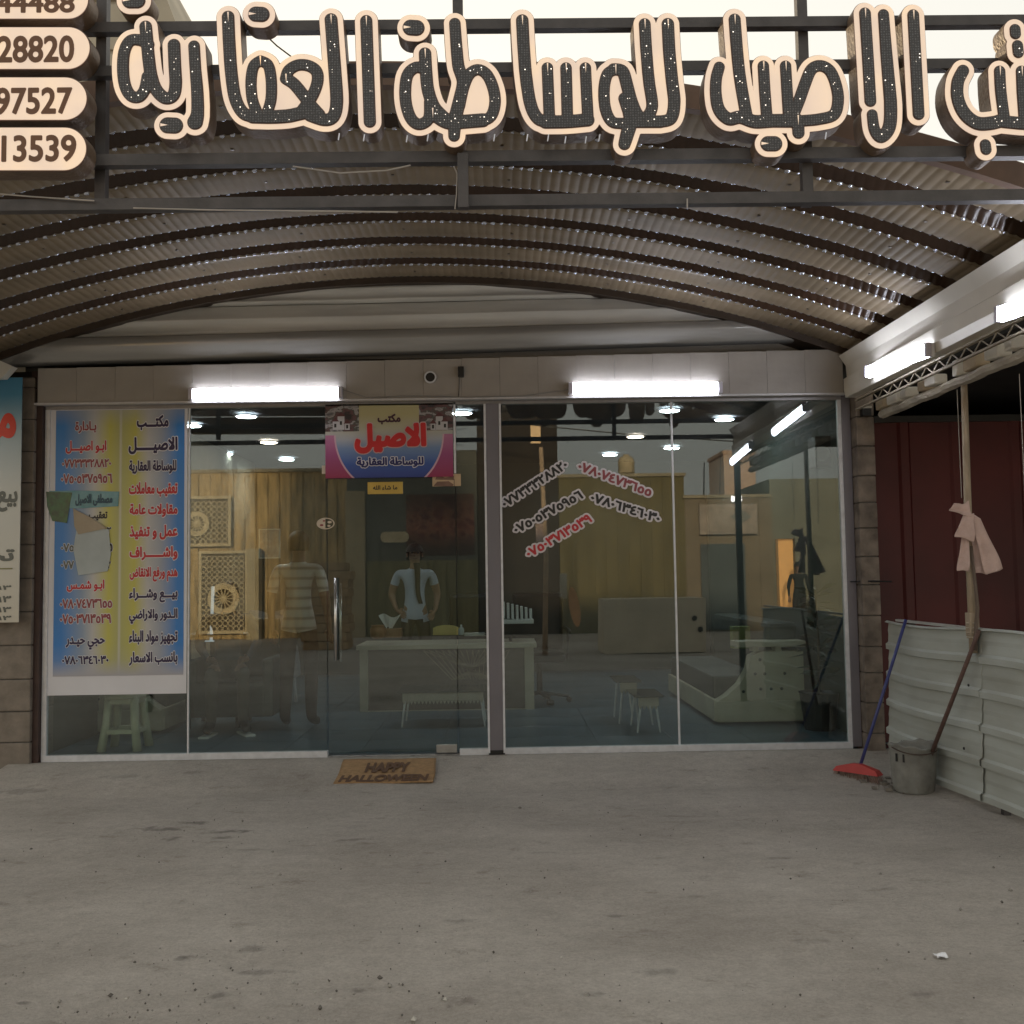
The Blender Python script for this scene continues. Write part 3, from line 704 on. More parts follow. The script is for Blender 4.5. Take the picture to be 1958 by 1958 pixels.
# hanging strings
for (pts, lab) in [([(1830, 745), (1824, 850), (1806, 905), (1792, 960)], 'thin white string hanging left of the wooden pole'), ([(1949, 715), (1950, 850), (1954, 1000)], 'thin white string hanging at the right picture edge')]:
    q = [atX(x, y, 2.86) for x, y in pts]; o = MB().tube([(c_.x, q[0].y + .0, c_.z) for c_ in q], .0022, 5).build('string', mat('string', (.4,.37,.34), .8)); tag(o, lab, 'string')
# fence of ribbed sheets
XF = 2.84
FN = thing('sheet_fence', 'low dusty white fence of horizontally ribbed metal sheets', 'fence', (XF, 0, 0))
def fence_sheet(y0, y1, dz, lean):
    H = 1.01; nz = 5; pit = H / nz; pr = []
    for k in range(nz):
        z = k * pit; pr += [(z, 0), (z + .008, -.022), (z + .045, -.024), (z + .06, -.006), (z+.115, -.003), (z+.14, -.006), (z + pit - .012, 0)]
    pr += [(H - .01, -.0), (H, -.03), (H+.012, -.012)]
    ny = 14; v = []
    for i in range(ny + 1):
        y = y0 + (y1 - y0) * i / ny; u = i / ny
        for z, o in pr:
            bend = .006 * math.sin(y*5+z*3) + lean * (1 - z)
            zz = z + dz + .02*math.sin(y*2.2)
            v.append((o + bend + .01*math.sin(y*3), y, zz))
    m_ = len(pr); f = [(i*m_+j, (i+1)*m_+j, (i+1)*m_+j+1, i*m_+j+1) for i in range(ny) for j in range(m_-1)]
    o = MB().add(v, f).build('fence_sheet', FENCE, FN, False); md = o.modifiers.new('thickness', 'SOLIDIFY'); md.thickness = .004; return o
fence_sheet(-.20, -1.62, .035, -.02); fence_sheet(-1.58, -3.4, .03, .0)
for y in (-.5, -1.75, -3.0): box('fence_post', (.03, y-.02, 0), (.07, y+.02, 1.04), DARKMETAL, FN)
box('top_angle', (.012, -3.4, 1.045), (.05, -.3, 1.06), mat('pale_angle', (.5,.5,.48), .4), FN)
for (px, py) in ((1850, 1431), (1859, 1310), (1730, 1414)):
    p = atX(px, py, XF - .01); MB().lathe([(0,0),(.009,0),(.008,.006),(0,.008)], n=8).build('screw', BLACK, FN, loc=(p.x-XF-.02, p.y, p.z)).rotation_euler.y = R(-90)

# ---- broom, stick, bucket
bh = Vector((atZ(1640, 1478, .05).x, atZ(1640, 1478, .05).y, 0))
br = thing('push_broom', 'push broom with red head and blue handle leaning on the fence', 'broom', bh)
tp = atX(1732, 1185, XF - .04) - bh
MB().tube([(0.0, 0, .045), Vector((0, 0, .045)).lerp(tp, .5) + Vector((0,0,-.004)), tp], .0115, 8).build('handle', mat('blue_handle', (.045, .055, .19), .35, 0, .2, 10), br, True)
M = Matrix.Rotation(R(-48), 4, 'Z') @ Matrix.Diagonal((1.1, 1.3, 1.5, 1))
MB().add([M @ Vector(p_) for p_ in ((-.15,-.03,.035),(.15,-.03,.035),(.15,.03,.035),(-.15,.03,.035),(-.13,-.022,.055),(.13,-.022,.055),(.13,.022,.055),(-.13,.022,.055),(-.03,-.015,.075),(.03,-.015,.075),(.03,.015,.075),(-.03,.015,.075))],
         [(0,3,2,1),(0,1,5,4),(1,2,6,5),(2,3,7,6),(3,0,4,7),(4,5,9,8),(5,6,10,9),(6,7,11,10),(7,4,8,11),(8,9,10,11)]).build('head', mat('red_plastic', (.42, .035, .03), .4, 0, .1, 10), br)
mb = MB()
for i in range(260):
    x = random.uniform(-.145, .145); y = random.uniform(-.026, .026); q = M @ Vector((x, y, .036)); e = M @ Vector((x*1.08+random.uniform(-.006,.006), y*1.5+random.uniform(-.008,.008), .002)); mb.bar(q, e, .0014, 3)
stuff(mb.build('bristles', mat('dusty_bristles', (.24, .16, .13), .9, 0, .3, 40), br))
bk = Vector((atZ(1748, 1512, 0).x, atZ(1748, 1512, 0).y, 0))
bu = thing('mortar_bucket', 'grey cement crusted bucket beside the white fence', 'bucket', bk)
bm_ = mat('cement_crust', (.27, .27, .245), .9, 0, .3, 9, .8, 30, col2=(.17,.165,.15))
def bfn(u, v_):
    t_ = u*6.2832; prf = [(.118,0),(.124,.01),(.136,.10),(.142,.22),(.146,.285),(.152,.292),(.146,.298),(.138,.285),(.130,.15),(.118,.03),(0,.03)]
    k = v_*(len(prf)-1); i = min(int(k+1e-6), len(prf)-2); q = k-i; r = prf[i][0]+(prf[i+1][0]-prf[i][0])*q; z = prf[i][1]+(prf[i+1][1]-prf[i][1])*q
    wob = 1 + .018*math.sin(3*t_+1) + .012*math.sin(7*t_+z*20) + .01*math.sin(13*t_); 
    return (r*wob*math.cos(t_), r*wob*math.sin(t_), z + (.012*math.sin(2*t_+.5)+.006*math.sin(9*t_)) * (z/.29))
MB().grid(bfn, 44, 10).build('shell', bm_, bu, True)
MB().tube([(.146*math.cos(t_)*1.02, .146*math.sin(t_)*1.02-.01, .285 - .03*math.sin((t_-3.3)*1.2)) for t_ in np.linspace(3.3, 5.6, 16)], .004, 6).build('wire_handle', mat('rusty_wire', (.07,.05,.04), .8), bu)
for s in (3.6, 3.95): MB().box((-.006,-.002,-.05),(.006,.004,.0), Matrix.Translation((.147*math.cos(s), .147*math.sin(s), .25)) @ Matrix.Rotation(s+1.57, 4, 'Z')).build('crack', BLACK, bu)
tp = atX(1872, 1206, XF-.06)
o = MB().tube([bk + Vector((.06, .03, .06)), tp.lerp(bk + Vector((.06,.03,.06)), .45), tp], [.014, .013, .012], 8).build('wooden_stick', mat('brown_stick', (.11,.062,.05), .7, 0, .2, 20), None, True); tag(o, 'brown wooden stick standing in the bucket and leaning on the fence', 'stick')
mb = MB()
for i in range(160):
    x = random.gauss(2.62, .12); y = random.gauss(-.55, .25)
    if x > 2.8: continue
    r = random.uniform(.004, .02); mb.box((x-r, y-r, 0), (x+r, y+r, r*1.1), None)
o = stuff(mb.build('rubble', mat('rubble_grey', (.2,.18,.155), .95, 0, .3, 20))); tag(o, 'crumbs of rubble at the foot of the right pier', 'rubble')

# ================================================================ ROOFTOP NEIGHBOUR, LEFT BANNER
bm2 = mat('beige_stone', (.36, .32, .25), .85, 0, .15, 1.2, .3, 12)
nbld = thing('neighbour_building', 'tall beige stone building rising behind the canopy at the upper left', 'building', (-5.2, 3.0, 0))
q0 = at(318, 0, 3.0); q1 = at(352, 85, 3.0); q2 = at(360, 160, 3.0)
pr = [(-3, 0), (q2.x+5.2, 0), (q2.x+5.2, q2.z), (q1.x+5.2, q1.z), (q0.x+5.2, q0.z+.02), (q0.x+5.2-.5, q0.z+1.2), (-3, q0.z+1.2)]
v = [(x, y, z) for y in (0, 3) for x, z in pr]; m_ = len(pr)
MB().add(v, [tuple(range(m_))[::-1], tuple(range(m_, 2*m_))] + [(j, (j+1)%m_, m_+(j+1)%m_, m_+j) for j in range(m_)]).build('wall', bm2, nbld)
for k in range(6):
    z = 4.9 + k*.55; box('stone_course', (-3, -.03, z), (min(q0.x, q1.x)+5.2 - .15, -.002, z+.5), bm2, nbld, .01)
p0 = at(0, 120, 3.0)
MB().box((at(258,100,3).x+5.2, -.06, 4.8), (at(275,100,3).x+5.2, -.031, 8.0)).build('gold_trim', mat('gold_trim', (.45,.35,.15), .4, .4), nbld)
cb = MB().tube([at(500, 60, -.5), at(530, 88, -.3), at(570, 118, -.1)], .006, 5).build('roof_cable', BLACK); tag(cb, 'thin cable crossing the sky behind the second sign word', 'cable')

def uvrect(name, x0, x1, z0, z1, Y, m, parent=None, th=.002, px=None):
    """thin board with UV 0..1 on its front"""
    me = bpy.data.meshes.new(name)
    v = [(x0,Y,z0),(x1,Y,z0),(x1,Y,z1),(x0,Y,z1),(x0,Y+th,z0),(x1,Y+th,z0),(x1,Y+th,z1),(x0,Y+th,z1)]
    me.from_pydata(v, [], [(0,1,2,3),(5,4,7,6),(1,5,6,2),(4,0,3,7),(3,2,6,7),(4,5,1,0)])
    uv = me.uv_layers.new(name='UVMap'); U = {0:(0,0),1:(1,0),2:(1,1),3:(0,1),4:(0,0),5:(1,0),6:(1,1),7:(0,1)}
    for l in me.loops: uv.data[l.index].uv = U[l.vertex_index]
    me.update(); return link(name, me, m, parent)
def printmat(name, build, rough=.35):
    m = bpy.data.materials.new(name); m.use_nodes = True; n = m.node_tree; b = n.nodes['Principled BSDF']; b.inputs['Roughness'].default_value = rough
    tc = n.nodes.new('ShaderNodeTexCoord'); sp = n.nodes.new('ShaderNodeSeparateXYZ'); n.links.new(tc.outputs['UV'], sp.inputs[0])
    n.links.new(build(n, sp.outputs[0], sp.outputs[1], tc.outputs['UV']), b.inputs['Base Color']); return m
def rmp(n, v_, stops, interp='LINEAR'):
    r = n.nodes.new('ShaderNodeValToRGB'); r.color_ramp.interpolation = interp; e = r.color_ramp.elements
    while len(e) > 1: e.remove(e[-1])
    e[0].position = stops[0][0]; e[0].color = (*stops[0][1], 1)
    for p_, c_ in stops[1:]: q = e.new(p_); q.color = (*c_, 1)
    n.links.new(v_, r.inputs[0]); return r.outputs[0]
def mixc(n, f, a_, b_, bt='MIX'):
    x = n.nodes.new('ShaderNodeMix'); x.data_type = 'RGBA'; x.blend_type = bt
    if isinstance(f, float): x.inputs[0].default_value = f
    else: n.links.new(f, x.inputs[0])
    for s, c_ in ((6, a_), (7, b_)):
        if isinstance(c_, tuple): x.inputs[s].default_value = (*c_, 1)
        else: n.links.new(c_, x.inputs[s])
    return x.outputs[2]
def math_(n, op, a_, b_=None):
    x = n.nodes.new('ShaderNodeMath'); x.operation = op
    for i, c_ in enumerate((a_, b_)):
        if c_ is None: continue
        if isinstance(c_, (int, float)): x.inputs[i].default_value = c_
        else: n.links.new(c_, x.inputs[i])
    return x.outputs[0]
INK_R = mat('ink_red', (.46, .02, .03), .4, 0, .03, 5); INK_N = mat('ink_navy', (.022, .012, .06), .4, 0, .03, 5); INK_K = mat('ink_black', (.015, .014, .014), .4, 0, .03, 5)
INK_M = mat('ink_maroon', (.25, .05, .06), .4, 0, .03, 5); INK_G = mat('ink_grey_green', (.10, .11, .10), .4, 0, .03, 5)
PAPER = mat('print_white', (.66, .66, .70), .4, 0, .03, 5)

# banner at the left edge
x0 = -4.3; x1 = P(40, 900, -.2).x; z1 = P(20, 722, -.2).z; z0 = P(20, 1190, -.2).z
bn = thing('side_banner', 'pale printed banner hanging on the left pier, cut by the picture edge', 'banner')
bmm = printmat('banner_print', lambda n, u, v_, uv: rmp(n, v_, [(0, (.50,.47,.40)), (.55, (.50,.52,.50)), (.78, (.30,.40,.46)), (.93, (.07,.24,.38)), (1, (.06,.22,.36))]))
uvrect('print', x0, x1, z0, z1, -.2, bmm, bn, .006)
def pz(px, py, Y=-.2): q = at(px, py, Y); return (q.x, q.z)
a = pz(-60, 862); b = pz(32, 752); text('مكتب', (a[0]-.35, a[1]), (b[0], b[1]), mat('ink_bright_red', (.55,.04,.02), .4), bn, -.203, .045)
a = pz(-90, 980); b = pz(34, 925); text('بيع وشراء', a, b, INK_G, bn, -.203, .04)
a = pz(-90, 1082); b = pz(28, 1050); text('تجهيز', a, b, INK_G, bn, -.203, .04)
a = pz(-90, 1090); b = pz(24, 1086); box('underline', (a[0], -.2035, a[1]), (b[0], -.202, b[1]), mat('ink_olive', (.2,.19,.08)), bn)
for py, h in ((1124, 10), (1146, 14), (1166, 12), (1182, 10)):
    a = pz(-60, py+h/2); b = pz(22, py-h/2); text('٠٧٥٠٩٣', a, b, INK_G, bn, -.203, .03)
# pale wedge at the top-left corner
q = [at(-8, 686, -.3), at(24, 700, -.3), at(4, 722, -.3), at(-30, 724, -.3)]
o = MB().add([c_ for c_ in q] + [c_ + Vector((0, .08, 0)) for c_ in q], [(3,2,1,0),(4,5,6,7),(0,1,5,4),(1,2,6,5),(2,3,7,6),(3,0,4,7)]).build('bracket_plate', CREAM); tag(o, 'pale bracket plate under the roof at the left picture edge', 'bracket')

# ================================================================ TALL POSTER ON THE GLASS
YP = -.010
x0, x1 = P(92, 1000, YP).x, P(358, 1000, YP).x; z1 = P(220, 776, YP).z; z0 = P(220, 1328, YP).z
TPo = thing('tall_poster', 'tall blue and yellow printed poster with two columns of text on the left pane', 'poster')
uvrect('sheet', x0, x1, z0, z1, YP, PAPER, TPo, .002)
gx0, gx1 = P(105, 1000, YP).x, P(352, 1000, YP).x; gz1 = P(220, 784, YP).z; gz0 = P(220, 1292, YP).z
def tall(n, u, v_, uv):
    blue = (.018, .19, .54); pale = (.46, .46, .46); yel = (.48, .46, .10); wh = (.5,.5,.5)
    c_ = rmp(n, u, [(0, blue), (.06, blue), (.22, (.22,.30,.42)), (.30, pale), (.42, yel), (.49, (.40,.40,.16)), (.505, (.52,.52,.42)), (.52, (.40,.40,.16)), (.62, yel), (.72, pale), (.82, (.30,.34,.42)), (.95, blue), (1, blue)])
    nz = n.nodes.new('ShaderNodeTexNoise'); nz.inputs['Scale'].default_value = 3; n.links.new(uv, nz.inputs['Vector'])
    e = rmp(n, v_, [(0, (1,1,1)), (.06, (.2,.2,.2)), (.12, (0,0,0)), (.94, (0,0,0)), (1, (.5,.5,.5))])
    return mixc(n, e, c_, (.38,.38,.42))
tp_ = printmat('tall_poster_print', tall, .3)
uvrect('print', gx0, gx1, gz0, gz1, YP-.003, tp_, TPo, .002)
cold = [('مكتـــب', 808, 30, INK_N, 262, 323), ('الاصيـــــل', 852, 34, INK_N, 246, 340), ('للوساطة العقارية', 893, 28, INK_N, 247, 338),
        ('تعقيب معاملات', 936, 30, INK_R, 247, 340), ('مقاولات عامة', 976, 28, INK_R, 248, 340), ('عمل و تنفيذ', 1018, 30, INK_R, 248, 340),
        ('واشــــــراف', 1058, 28, INK_R, 248, 340), ('هدم ورفع الانقاض', 1098, 30, INK_R, 248, 340), ('بيـــع وشـــراء', 1138, 30, INK_N, 247, 340),
        ('الـدور والاراضي', 1178, 30, INK_N, 247, 340), ('تجهيز مواد البناء', 1219, 30, INK_N, 247, 340), ('بانسب الاسعار', 1259, 28, INK_N, 247, 340)]
for s, cy, hh, m, xa, xb in cold:
    a = pz(xa, cy+hh/2, YP); b = pz(xb, cy-hh/2, YP)
    text(s, a, b, m, TPo, YP-.0045, .045, .001, outline=.10, om=PAPER, off=.0015)
colg = [('بـادارة', 817, 24, INK_M, 144, 185), ('ابـو اصيـــل', 855, 26, INK_R, 126, 204), ('٠٧٧٣٣٣٢٨٨٢٠', 886, 18, INK_M, 119, 213), ('٠٧٥٠٥٣٧٥٩٥٦', 915, 20, INK_M, 117, 215),
        ('ابـو شمـس', 1120, 24, INK_R, 128, 200), ('٠٧٨٠٧٤٧٣٦٥٥', 1154, 20, INK_M, 115, 215), ('٠٧٥٠٣٧١٣٥٣٩', 1183, 20, INK_M, 115, 213), ('حجي حيـدر', 1230, 26, INK_N, 126, 201), ('٠٧٨٠٦٣٤٦٠٣٠', 1262, 18, INK_N, 119, 208),
        ('٢', 1014, 12, INK_K, 205, 213), ('٥', 1047, 16, INK_K, 207, 216), ('٠٧٥', 1047, 16, INK_G, 117, 142), ('٠٧٧', 1080, 16, INK_G, 117, 142), ('٢', 1080, 14, INK_K, 206, 212)]
for s, cy, hh, m, xa, xb in colg:
    a = pz(xa, cy+hh/2, YP); b = pz(xb, cy-hh/2, YP)
    text(s, a, b, m, TPo, YP-.0045, .04, .001, outline=.085, om=PAPER, off=.0015)
a = pz(170, 996, YP); b = pz(206, 978, YP); text('تعقيب', a, b, INK_K, TPo, YP-.0045, .045, .001)
# torn, repainted patches of the poster
def patch(name, pts, m, Y, par, lift=.004, seed=0):
    rnd = random.Random(seed); q = [at(x, y, Y) for x, y in pts]; c_ = sum(q, Vector()) / len(q)
    v = [(p_.x, p_.y - rnd.random()*lift, p_.z) for p_ in q] + [(c_.x, c_.y - lift*.5, c_.z)]; k = len(q)
    o = MB().add(v, [(k, (i+1) % k, i) for i in range(k)]).build(name, m, par); md = o.modifiers.new('thickness', 'SOLIDIFY'); md.thickness = .001; return o
teal = mat('smeared_teal_tape', (.04,.20,.24), .25, 0, .5, 9, 0, 9, col2=(.16,.34,.40)); grn = mat('smeared_green_tape', (.03,.14,.06), .25, 0, .5, 30, col2=(.02,.05,.04))
patch('tape', [(86, 939), (150, 938), (228, 940), (226, 968), (150, 972), (88, 972)], teal, YP-.0075, TPo, .001, 1)
patch('tape', [(88, 940), (138, 942), (134, 962), (128, 1000), (100, 996), (90, 968)], grn, YP-.0095, TPo, .001, 2)
a = pz(145, 968, YP); b = pz(216, 944, YP); text('مصطفى الاصيل', a, b, mat('ink_teal', (.012,.06,.10), .4), TPo, YP-.0115, .045, .001)
patch('torn_paper', [(147, 1010), (208, 1012), (212, 1060), (206, 1092), (150, 1100), (140, 1050)], mat('pale_paper', (.40,.44,.44), .7, 0, .08, 8), YP-.009, TPo, .004, 3)
patch('torn_paper', [(140, 972), (178, 992), (205, 1010), (150, 1022), (142, 1006)], mat('brown_paper', (.36,.30,.22), .7, 0, .08, 8), YP-.013, TPo, .008, 4)

# ================================================================ HANGING POSTER
YH = -.03
HPo = thing('hanging_poster', 'square blue and magenta office poster hung above the glass door', 'poster')
x0, x1 = P(622, 840, YH).x, P(866, 840, YH).x; z1 = P(745, 772, YH).z; z0 = P(745, 913, YH).z
def hang(n, u, v_, uv):
    yellow = (.42,.38,.20); c_ = rmp(n, v_, [(0, (.02,.04,.22)), (.18, (.035,.09,.34)), (.40, (.16,.25,.42)), (.52, (.36,.38,.42)), (.66, (.42,.40,.30)), (.85, yellow), (1, yellow)])
    # houses photographs in the upper corners: mottled
    nz = n.nodes.new('ShaderNodeTexVoronoi'); nz.inputs['Scale'].default_value = 17; n.links.new(uv, nz.inputs['Vector'])
    nz2 = n.nodes.new('ShaderNodeTexNoise'); nz2.inputs['Scale'].default_value = 9; nz2.inputs['Detail'].default_value = 5; n.links.new(uv, nz2.inputs['Vector'])
    ph = rmp(n, nz2.outputs[0], [(.36, (.03,.025,.03)), (.46, (.13,.06,.065)), (.52, (.06,.07,.06)), (.56, (.34,.32,.33)), (.66, (.10,.10,.11))])
    du = math_(n, 'ABSOLUTE', math_(n, 'SUBTRACT', u, .5))
    up = math_(n, 'GREATER_THAN', v_, .63); side = math_(n, 'GREATER_THAN', du, .235)
    c_ = mixc(n, math_(n, 'MULTIPLY', up, side), c_, ph)
    # magenta ribbons: outside a large round belly
    dd = math_(n, 'ADD', math_(n, 'POWER', math_(n, 'MULTIPLY', du, 2.35), 2.0), math_(n, 'POWER', math_(n, 'MULTIPLY', math_(n, 'SUBTRACT', .60, v_), 1.25), 2.0))
    out_ = math_(n, 'MULTIPLY', math_(n, 'GREATER_THAN', dd, 1.0), math_(n, 'LESS_THAN', v_, .58))
    c_ = mixc(n, out_, c_, rmp(n, v_, [(0, (.28,.02,.08)), (.3, (.30,.06,.18)), (.58, (.42,.16,.28))]))
    ln = math_(n, 'MULTIPLY', math_(n, 'LESS_THAN', math_(n, 'ABSOLUTE', math_(n, 'SUBTRACT', dd, 1.0)), .03), math_(n, 'LESS_THAN', v_, .58))
    return mixc(n, ln, c_, (.55,.35,.42))
uvrect('print', x0, x1, z0, z1, YH, printmat('hanging_poster_print', hang, .3), HPo, .003)
def house(px, py, s, par):
    wm = mat('print_house_wall', (.46,.45,.46), .4); rm_ = mat('print_house_roof', (.10,.03,.035), .4)
    for i, (dx, w_, h_) in enumerate(((-.9, 10, 16), (0, 13, 26), (1.0, 9, 12))):
        cx = px + dx*12*s; a_ = at(cx-w_*.5, py, YH-.002); b_ = at(cx+w_*.5, py-h_, YH-.002)
        box('printed_house', (a_.x, YH-.0025-i*.0004, a_.z), (b_.x, YH-.001, b_.z), wm, par)
        pk = at(cx, py-h_-8, YH); MB().add([(a_.x-.01, YH-.003-i*.0004, b_.z), (b_.x+.01, YH-.003-i*.0004, b_.z), (pk.x, YH-.003-i*.0004, pk.z)], [(0,1,2)]).build('printed_roof', rm_, par)
        q = at(cx, py-h_*.5, YH); box('printed_window', (q.x-.008, YH-.0036-i*.0004, q.z-.014), (q.x+.008, YH-.003-i*.0004, q.z+.014), INK_K, par)
house(652, 822, 1, HPo); house(840, 822, -1, HPo)
a = pz(722, 812, YH); b = pz(766, 791, YH); text('مكتب', a, b, mat('ink_plum', (.05,.01,.03), .4), HPo, YH-.0045, .05, .001)
a = pz(678, 868, YH); b = pz(815, 808, YH); text('الاصيل', a, b, mat('ink_sign_red', (.50,.015,.02), .4), HPo, YH-.0045, .065, .001, outline=.10, om=mat('ink_soft_pink', (.5,.35,.36), .4), off=.0015)
a = pz(682, 895, YH); b = pz(810, 873, YH); text('للوساطة العقارية', a, b, mat('ink_deep_blue', (.012,.015,.12), .4), HPo, YH-.0045, .05, .001, outline=.12, om=PAPER, off=.0015)
box('tape_strip', (P(867.5, 840, YH).x, YH, P(868, 905, YH).z), (P(871.5, 840, YH).x, YH+.003, P(868, 768, YH).z), ALU, HPo)
# gold plaque, stickers
gp = thing('gold_plaque', 'gold plaque with black script under the hanging poster', 'plaque')
a = P(703, 945, -.02); b = P(770, 921, -.02); box('plate', (a.x, -.02, a.z), (b.x, -.005, b.z), mat('gold_plate', (.50,.35,.08), .35, .3, .08, 8), gp, .002)
text('ما شاء الله', (a.x+.04, a.z+.03), (b.x-.04, b.z-.025), INK_K, gp, -.0215, .03, .001)
cs = thing('gold_sticker', 'chipped gold and brown sticker at the lower right corner of the hanging poster', 'sticker')
gold = mat('gold_foil', (.52,.38,.24), .3, .2, .1, 10); brn = mat('brown_foil', (.20,.11,.08), .4, 0, .3, 10)
a = P(827, 930, -.012); b = P(881, 906, -.012); uvrect('foil', a.x, b.x, a.z, b.z, -.012, gold, cs)
for pts in ([(836,908),(846,914),(858,915),(868,910),(868,918),(832,917)], [(829,929),(836,921),(858,920),(867,926),(866,930)]): patch('foil_chip', pts, brn, -.0145, cs, .0003, 5)
a = P(868, 930, -.012); box('fold', (a.x, -.0142, P(868, 930, -.012).z), (a.x+.004, -.0125, P(868, 916, -.012).z), INK_K, cs)
os_ = thing('round_sticker', 'oval cream logo sticker across the edge of the glass door', 'sticker')
c_ = P(622.5, 1001, -.009); rx, rz = 17/254, 11/254
def ell(cx, cz, rx, rz, n_=36, a0=0, a1=6.2832): return [(cx+rx*math.cos(a0+(a1-a0)*k/n_), cz+rz*math.sin(a0+(a1-a0)*k/n_)) for k in range(n_)]
o = link('disc', shape_mesh([ell(0,0,rx,rz), ell(0,0,rx*.88,rz*.84)[::-1]], .001), mat('sticker_cream', (.58,.50,.40), .5), os_, (c_.x, -.0065, c_.z))
o = link('left_half', shape_mesh([[(0,-rz*.8)]+ell(0,0,rx*.84,rz*.8,20,-1.57,-4.712)+[(0,rz*.8)]], .001), MATS['sticker_cream'], os_, (c_.x-.002, -.0065, c_.z))
for k, (dx, dz, r_) in enumerate(((-.03,-.012,.014),(.03,.01,.016),(.025,-.018,.012),(-.012,.02,.010))):
    link('motif', shape_mesh([ell(0,0,r_,r_*.6,14)], .001), MATS['sticker_cream'] if dx > 0 else INK_M, os_, (c_.x+dx, -.0085, c_.z+dz))
a = P(615.5, 906, -.008); b = P(629, 890, -.008); o = box('paper_label', (a.x, -.008, a.z), (b.x, -.0055, b.z), mat('sticker_cream', (.58,.50,.40))); tag(o, 'small cream paper label on the glass left of the hanging poster', 'label')
# framed blue notice
a = P(497, 1066, .03); b = P(534, 1013, .03); nf = thing('blue_notice', 'small framed blue notice behind the glass left of the door handle', 'notice')
uvrect('sheet', a.x, b.x, a.z, b.z, .03, mat('notice_blue', (.12,.16,.22), .5, 0, .3, 40), nf)
mb = MB(); e = .008
mb.box((a.x-e, .022, a.z-e), (b.x+e, .035, a.z)).box((a.x-e, .022, b.z), (b.x+e, .035, b.z+e)).box((a.x-e, .022, a.z), (a.x, .035, b.z)).box((b.x, .022, a.z), (b.x+e, .035, b.z)); mb.build('frame', mat('notice_frame', (.36,.42,.46), .4), nf)

# phone numbers on the right panes
pn = [('٠٧٧٣٣٣٢٨٨٢٠', (961, 965), (1083, 886), INK_K, 'black phone number sticker slanting up, highest at the left'), ('٠٧٨٠٧٤٧٣٦٥٥', (1106, 890), (1246, 942), INK_M, 'dark red phone number sticker slanting down, above the black one at the right'),
      ('٠٧٥٠٥٣٧٥٩٥٦', (983, 1014), (1112, 944), INK_K, 'black phone number sticker slanting up, in the middle of the left stack'), ('٠٧٨٠٦٣٤٦٠٣٠', (1130, 950), (1262, 992), INK_K, 'black phone number sticker slanting down, lower one at the right'),
      ('٠٧٥٠٣٧١٣٥٣٩', (1007, 1060), (1129, 989), INK_R, 'red phone number sticker slanting up, lowest at the left')]
plate = mat('sticker_lilac_white', (.60,.57,.60), .45, 0, .05, 8)
for s, a, b, m, lab in pn:
    A = P(*a, -.008); B = P(*b, -.008); d = B - A; L = math.hypot(d.x, d.z); ang = math.atan2(d.z, d.x); cc = (A + B) / 2
    t = thing('phone_number_sticker', lab, 'sticker', group='phone number stickers on the right panes')
    text(s, (cc.x-L/2, cc.z-.036), (cc.x+L/2, cc.z+.036), m, t, -.0075, .045, .001, rot=ang, name='digits', outline=.185, om=plate, off=.0018)

# ================================================================ DOOR MAT
a = atZ(655, 1497, .03); b = atZ(838, 1452, .03)
mt = thing('door_mat', 'orange brown doormat reading HAPPY HALLOWEEN in front of the door', 'doormat', ((a.x+b.x)/2, -.40, 0))
mx0, mx1 = P(652, 1450).x - mt.location.x + .05, P(836, 1450).x - mt.location.x + .01
myn, myf = -.26, .23   # near and far edge, following the ramp
def rz_(y): return .10 * min(1, max(0, (y - .40 + .8) / .68)) + .012
def mfn(u, v_):
    y = myn + (myf - myn) * v_; x = mx0 + (mx1-mx0)*u; e = .004*math.sin(u*9)+.003*math.sin(v_*7+u*3); return (x + .006*math.sin(v_*5), y, rz_(y) + e*.6)
o = MB().grid(mfn, 30, 16).build('mat', mat('coir_orange', (.35,.215,.105), .95, 0, .2, 30, .9, 160), mt, True); md = o.modifiers.new('thickness', 'SOLIDIFY'); md.thickness = .010
def mat_text(s, y0, y1, xa, xb, skew=0):
    F, gx, gy, h, (tx0, tx1, ty0, ty1) = text_field(s); lo = contours(F, .05, gx, gy, h)
    me = shape_mesh(lo, .001)
    for v_ in me.vertices:
        u = (v_.co.x-tx0)/(tx1-tx0); k = (v_.co.z-ty0)/(ty1-ty0); yy = y0+(y1-y0)*k; d_ = v_.co.y
        v_.co = (xa+(xb-xa)*u + skew*k, yy, rz_(yy) + .0065 - d_*.6)
    link('lettering', me, mat('coir_black', (.11,.06,.035), .9), mat_o)
mat_o = mt
W = mx1 - mx0
mat_text('HAPPY', -.06, .12, mx0+W*.28, mx0+W*.72, .0); mat_text('HALLOWEEN', -.25, -.13, mx0+W*.05, mx0+W*.93, .01)

# ================================================================ SIGN FRAME
YF = -3.62
SFm = thing('sign_frame', 'dark steel grid frame carrying the large letters in front of the canopy', 'frame')
for (y_px, nm, rr) in ((51, 'cross_bar', .021), (134, 'cross_bar', .021), (303, 'cross_bar', .023), (387, 'cross_bar', .023)):
    p = at(870, y_px, YF); x_l = at(165, 100, YF).x if y_px < 140 else -3.84
    x_l = -3.84
    MB().bar((x_l, YF, p.z), (2.69, YF, p.z), rr).build(nm, DARKMETAL, SFm)
for px, py0, py1, dy in ((195, -60, 385, .05), (876, -80, 60, .05), (886, 295, 398, -.05), (1543, -60, 395, .05), (1600+960, -60, 395, .05), (-500, -60, 395, .05)):
    a = at(px, py1, YF+dy); b = at(px, py0, YF+dy); MB().bar((a.x, YF+dy*.9, a.z), (a.x, YF+dy*.9, b.z), .021).build('upright', DARKMETAL, SFm)
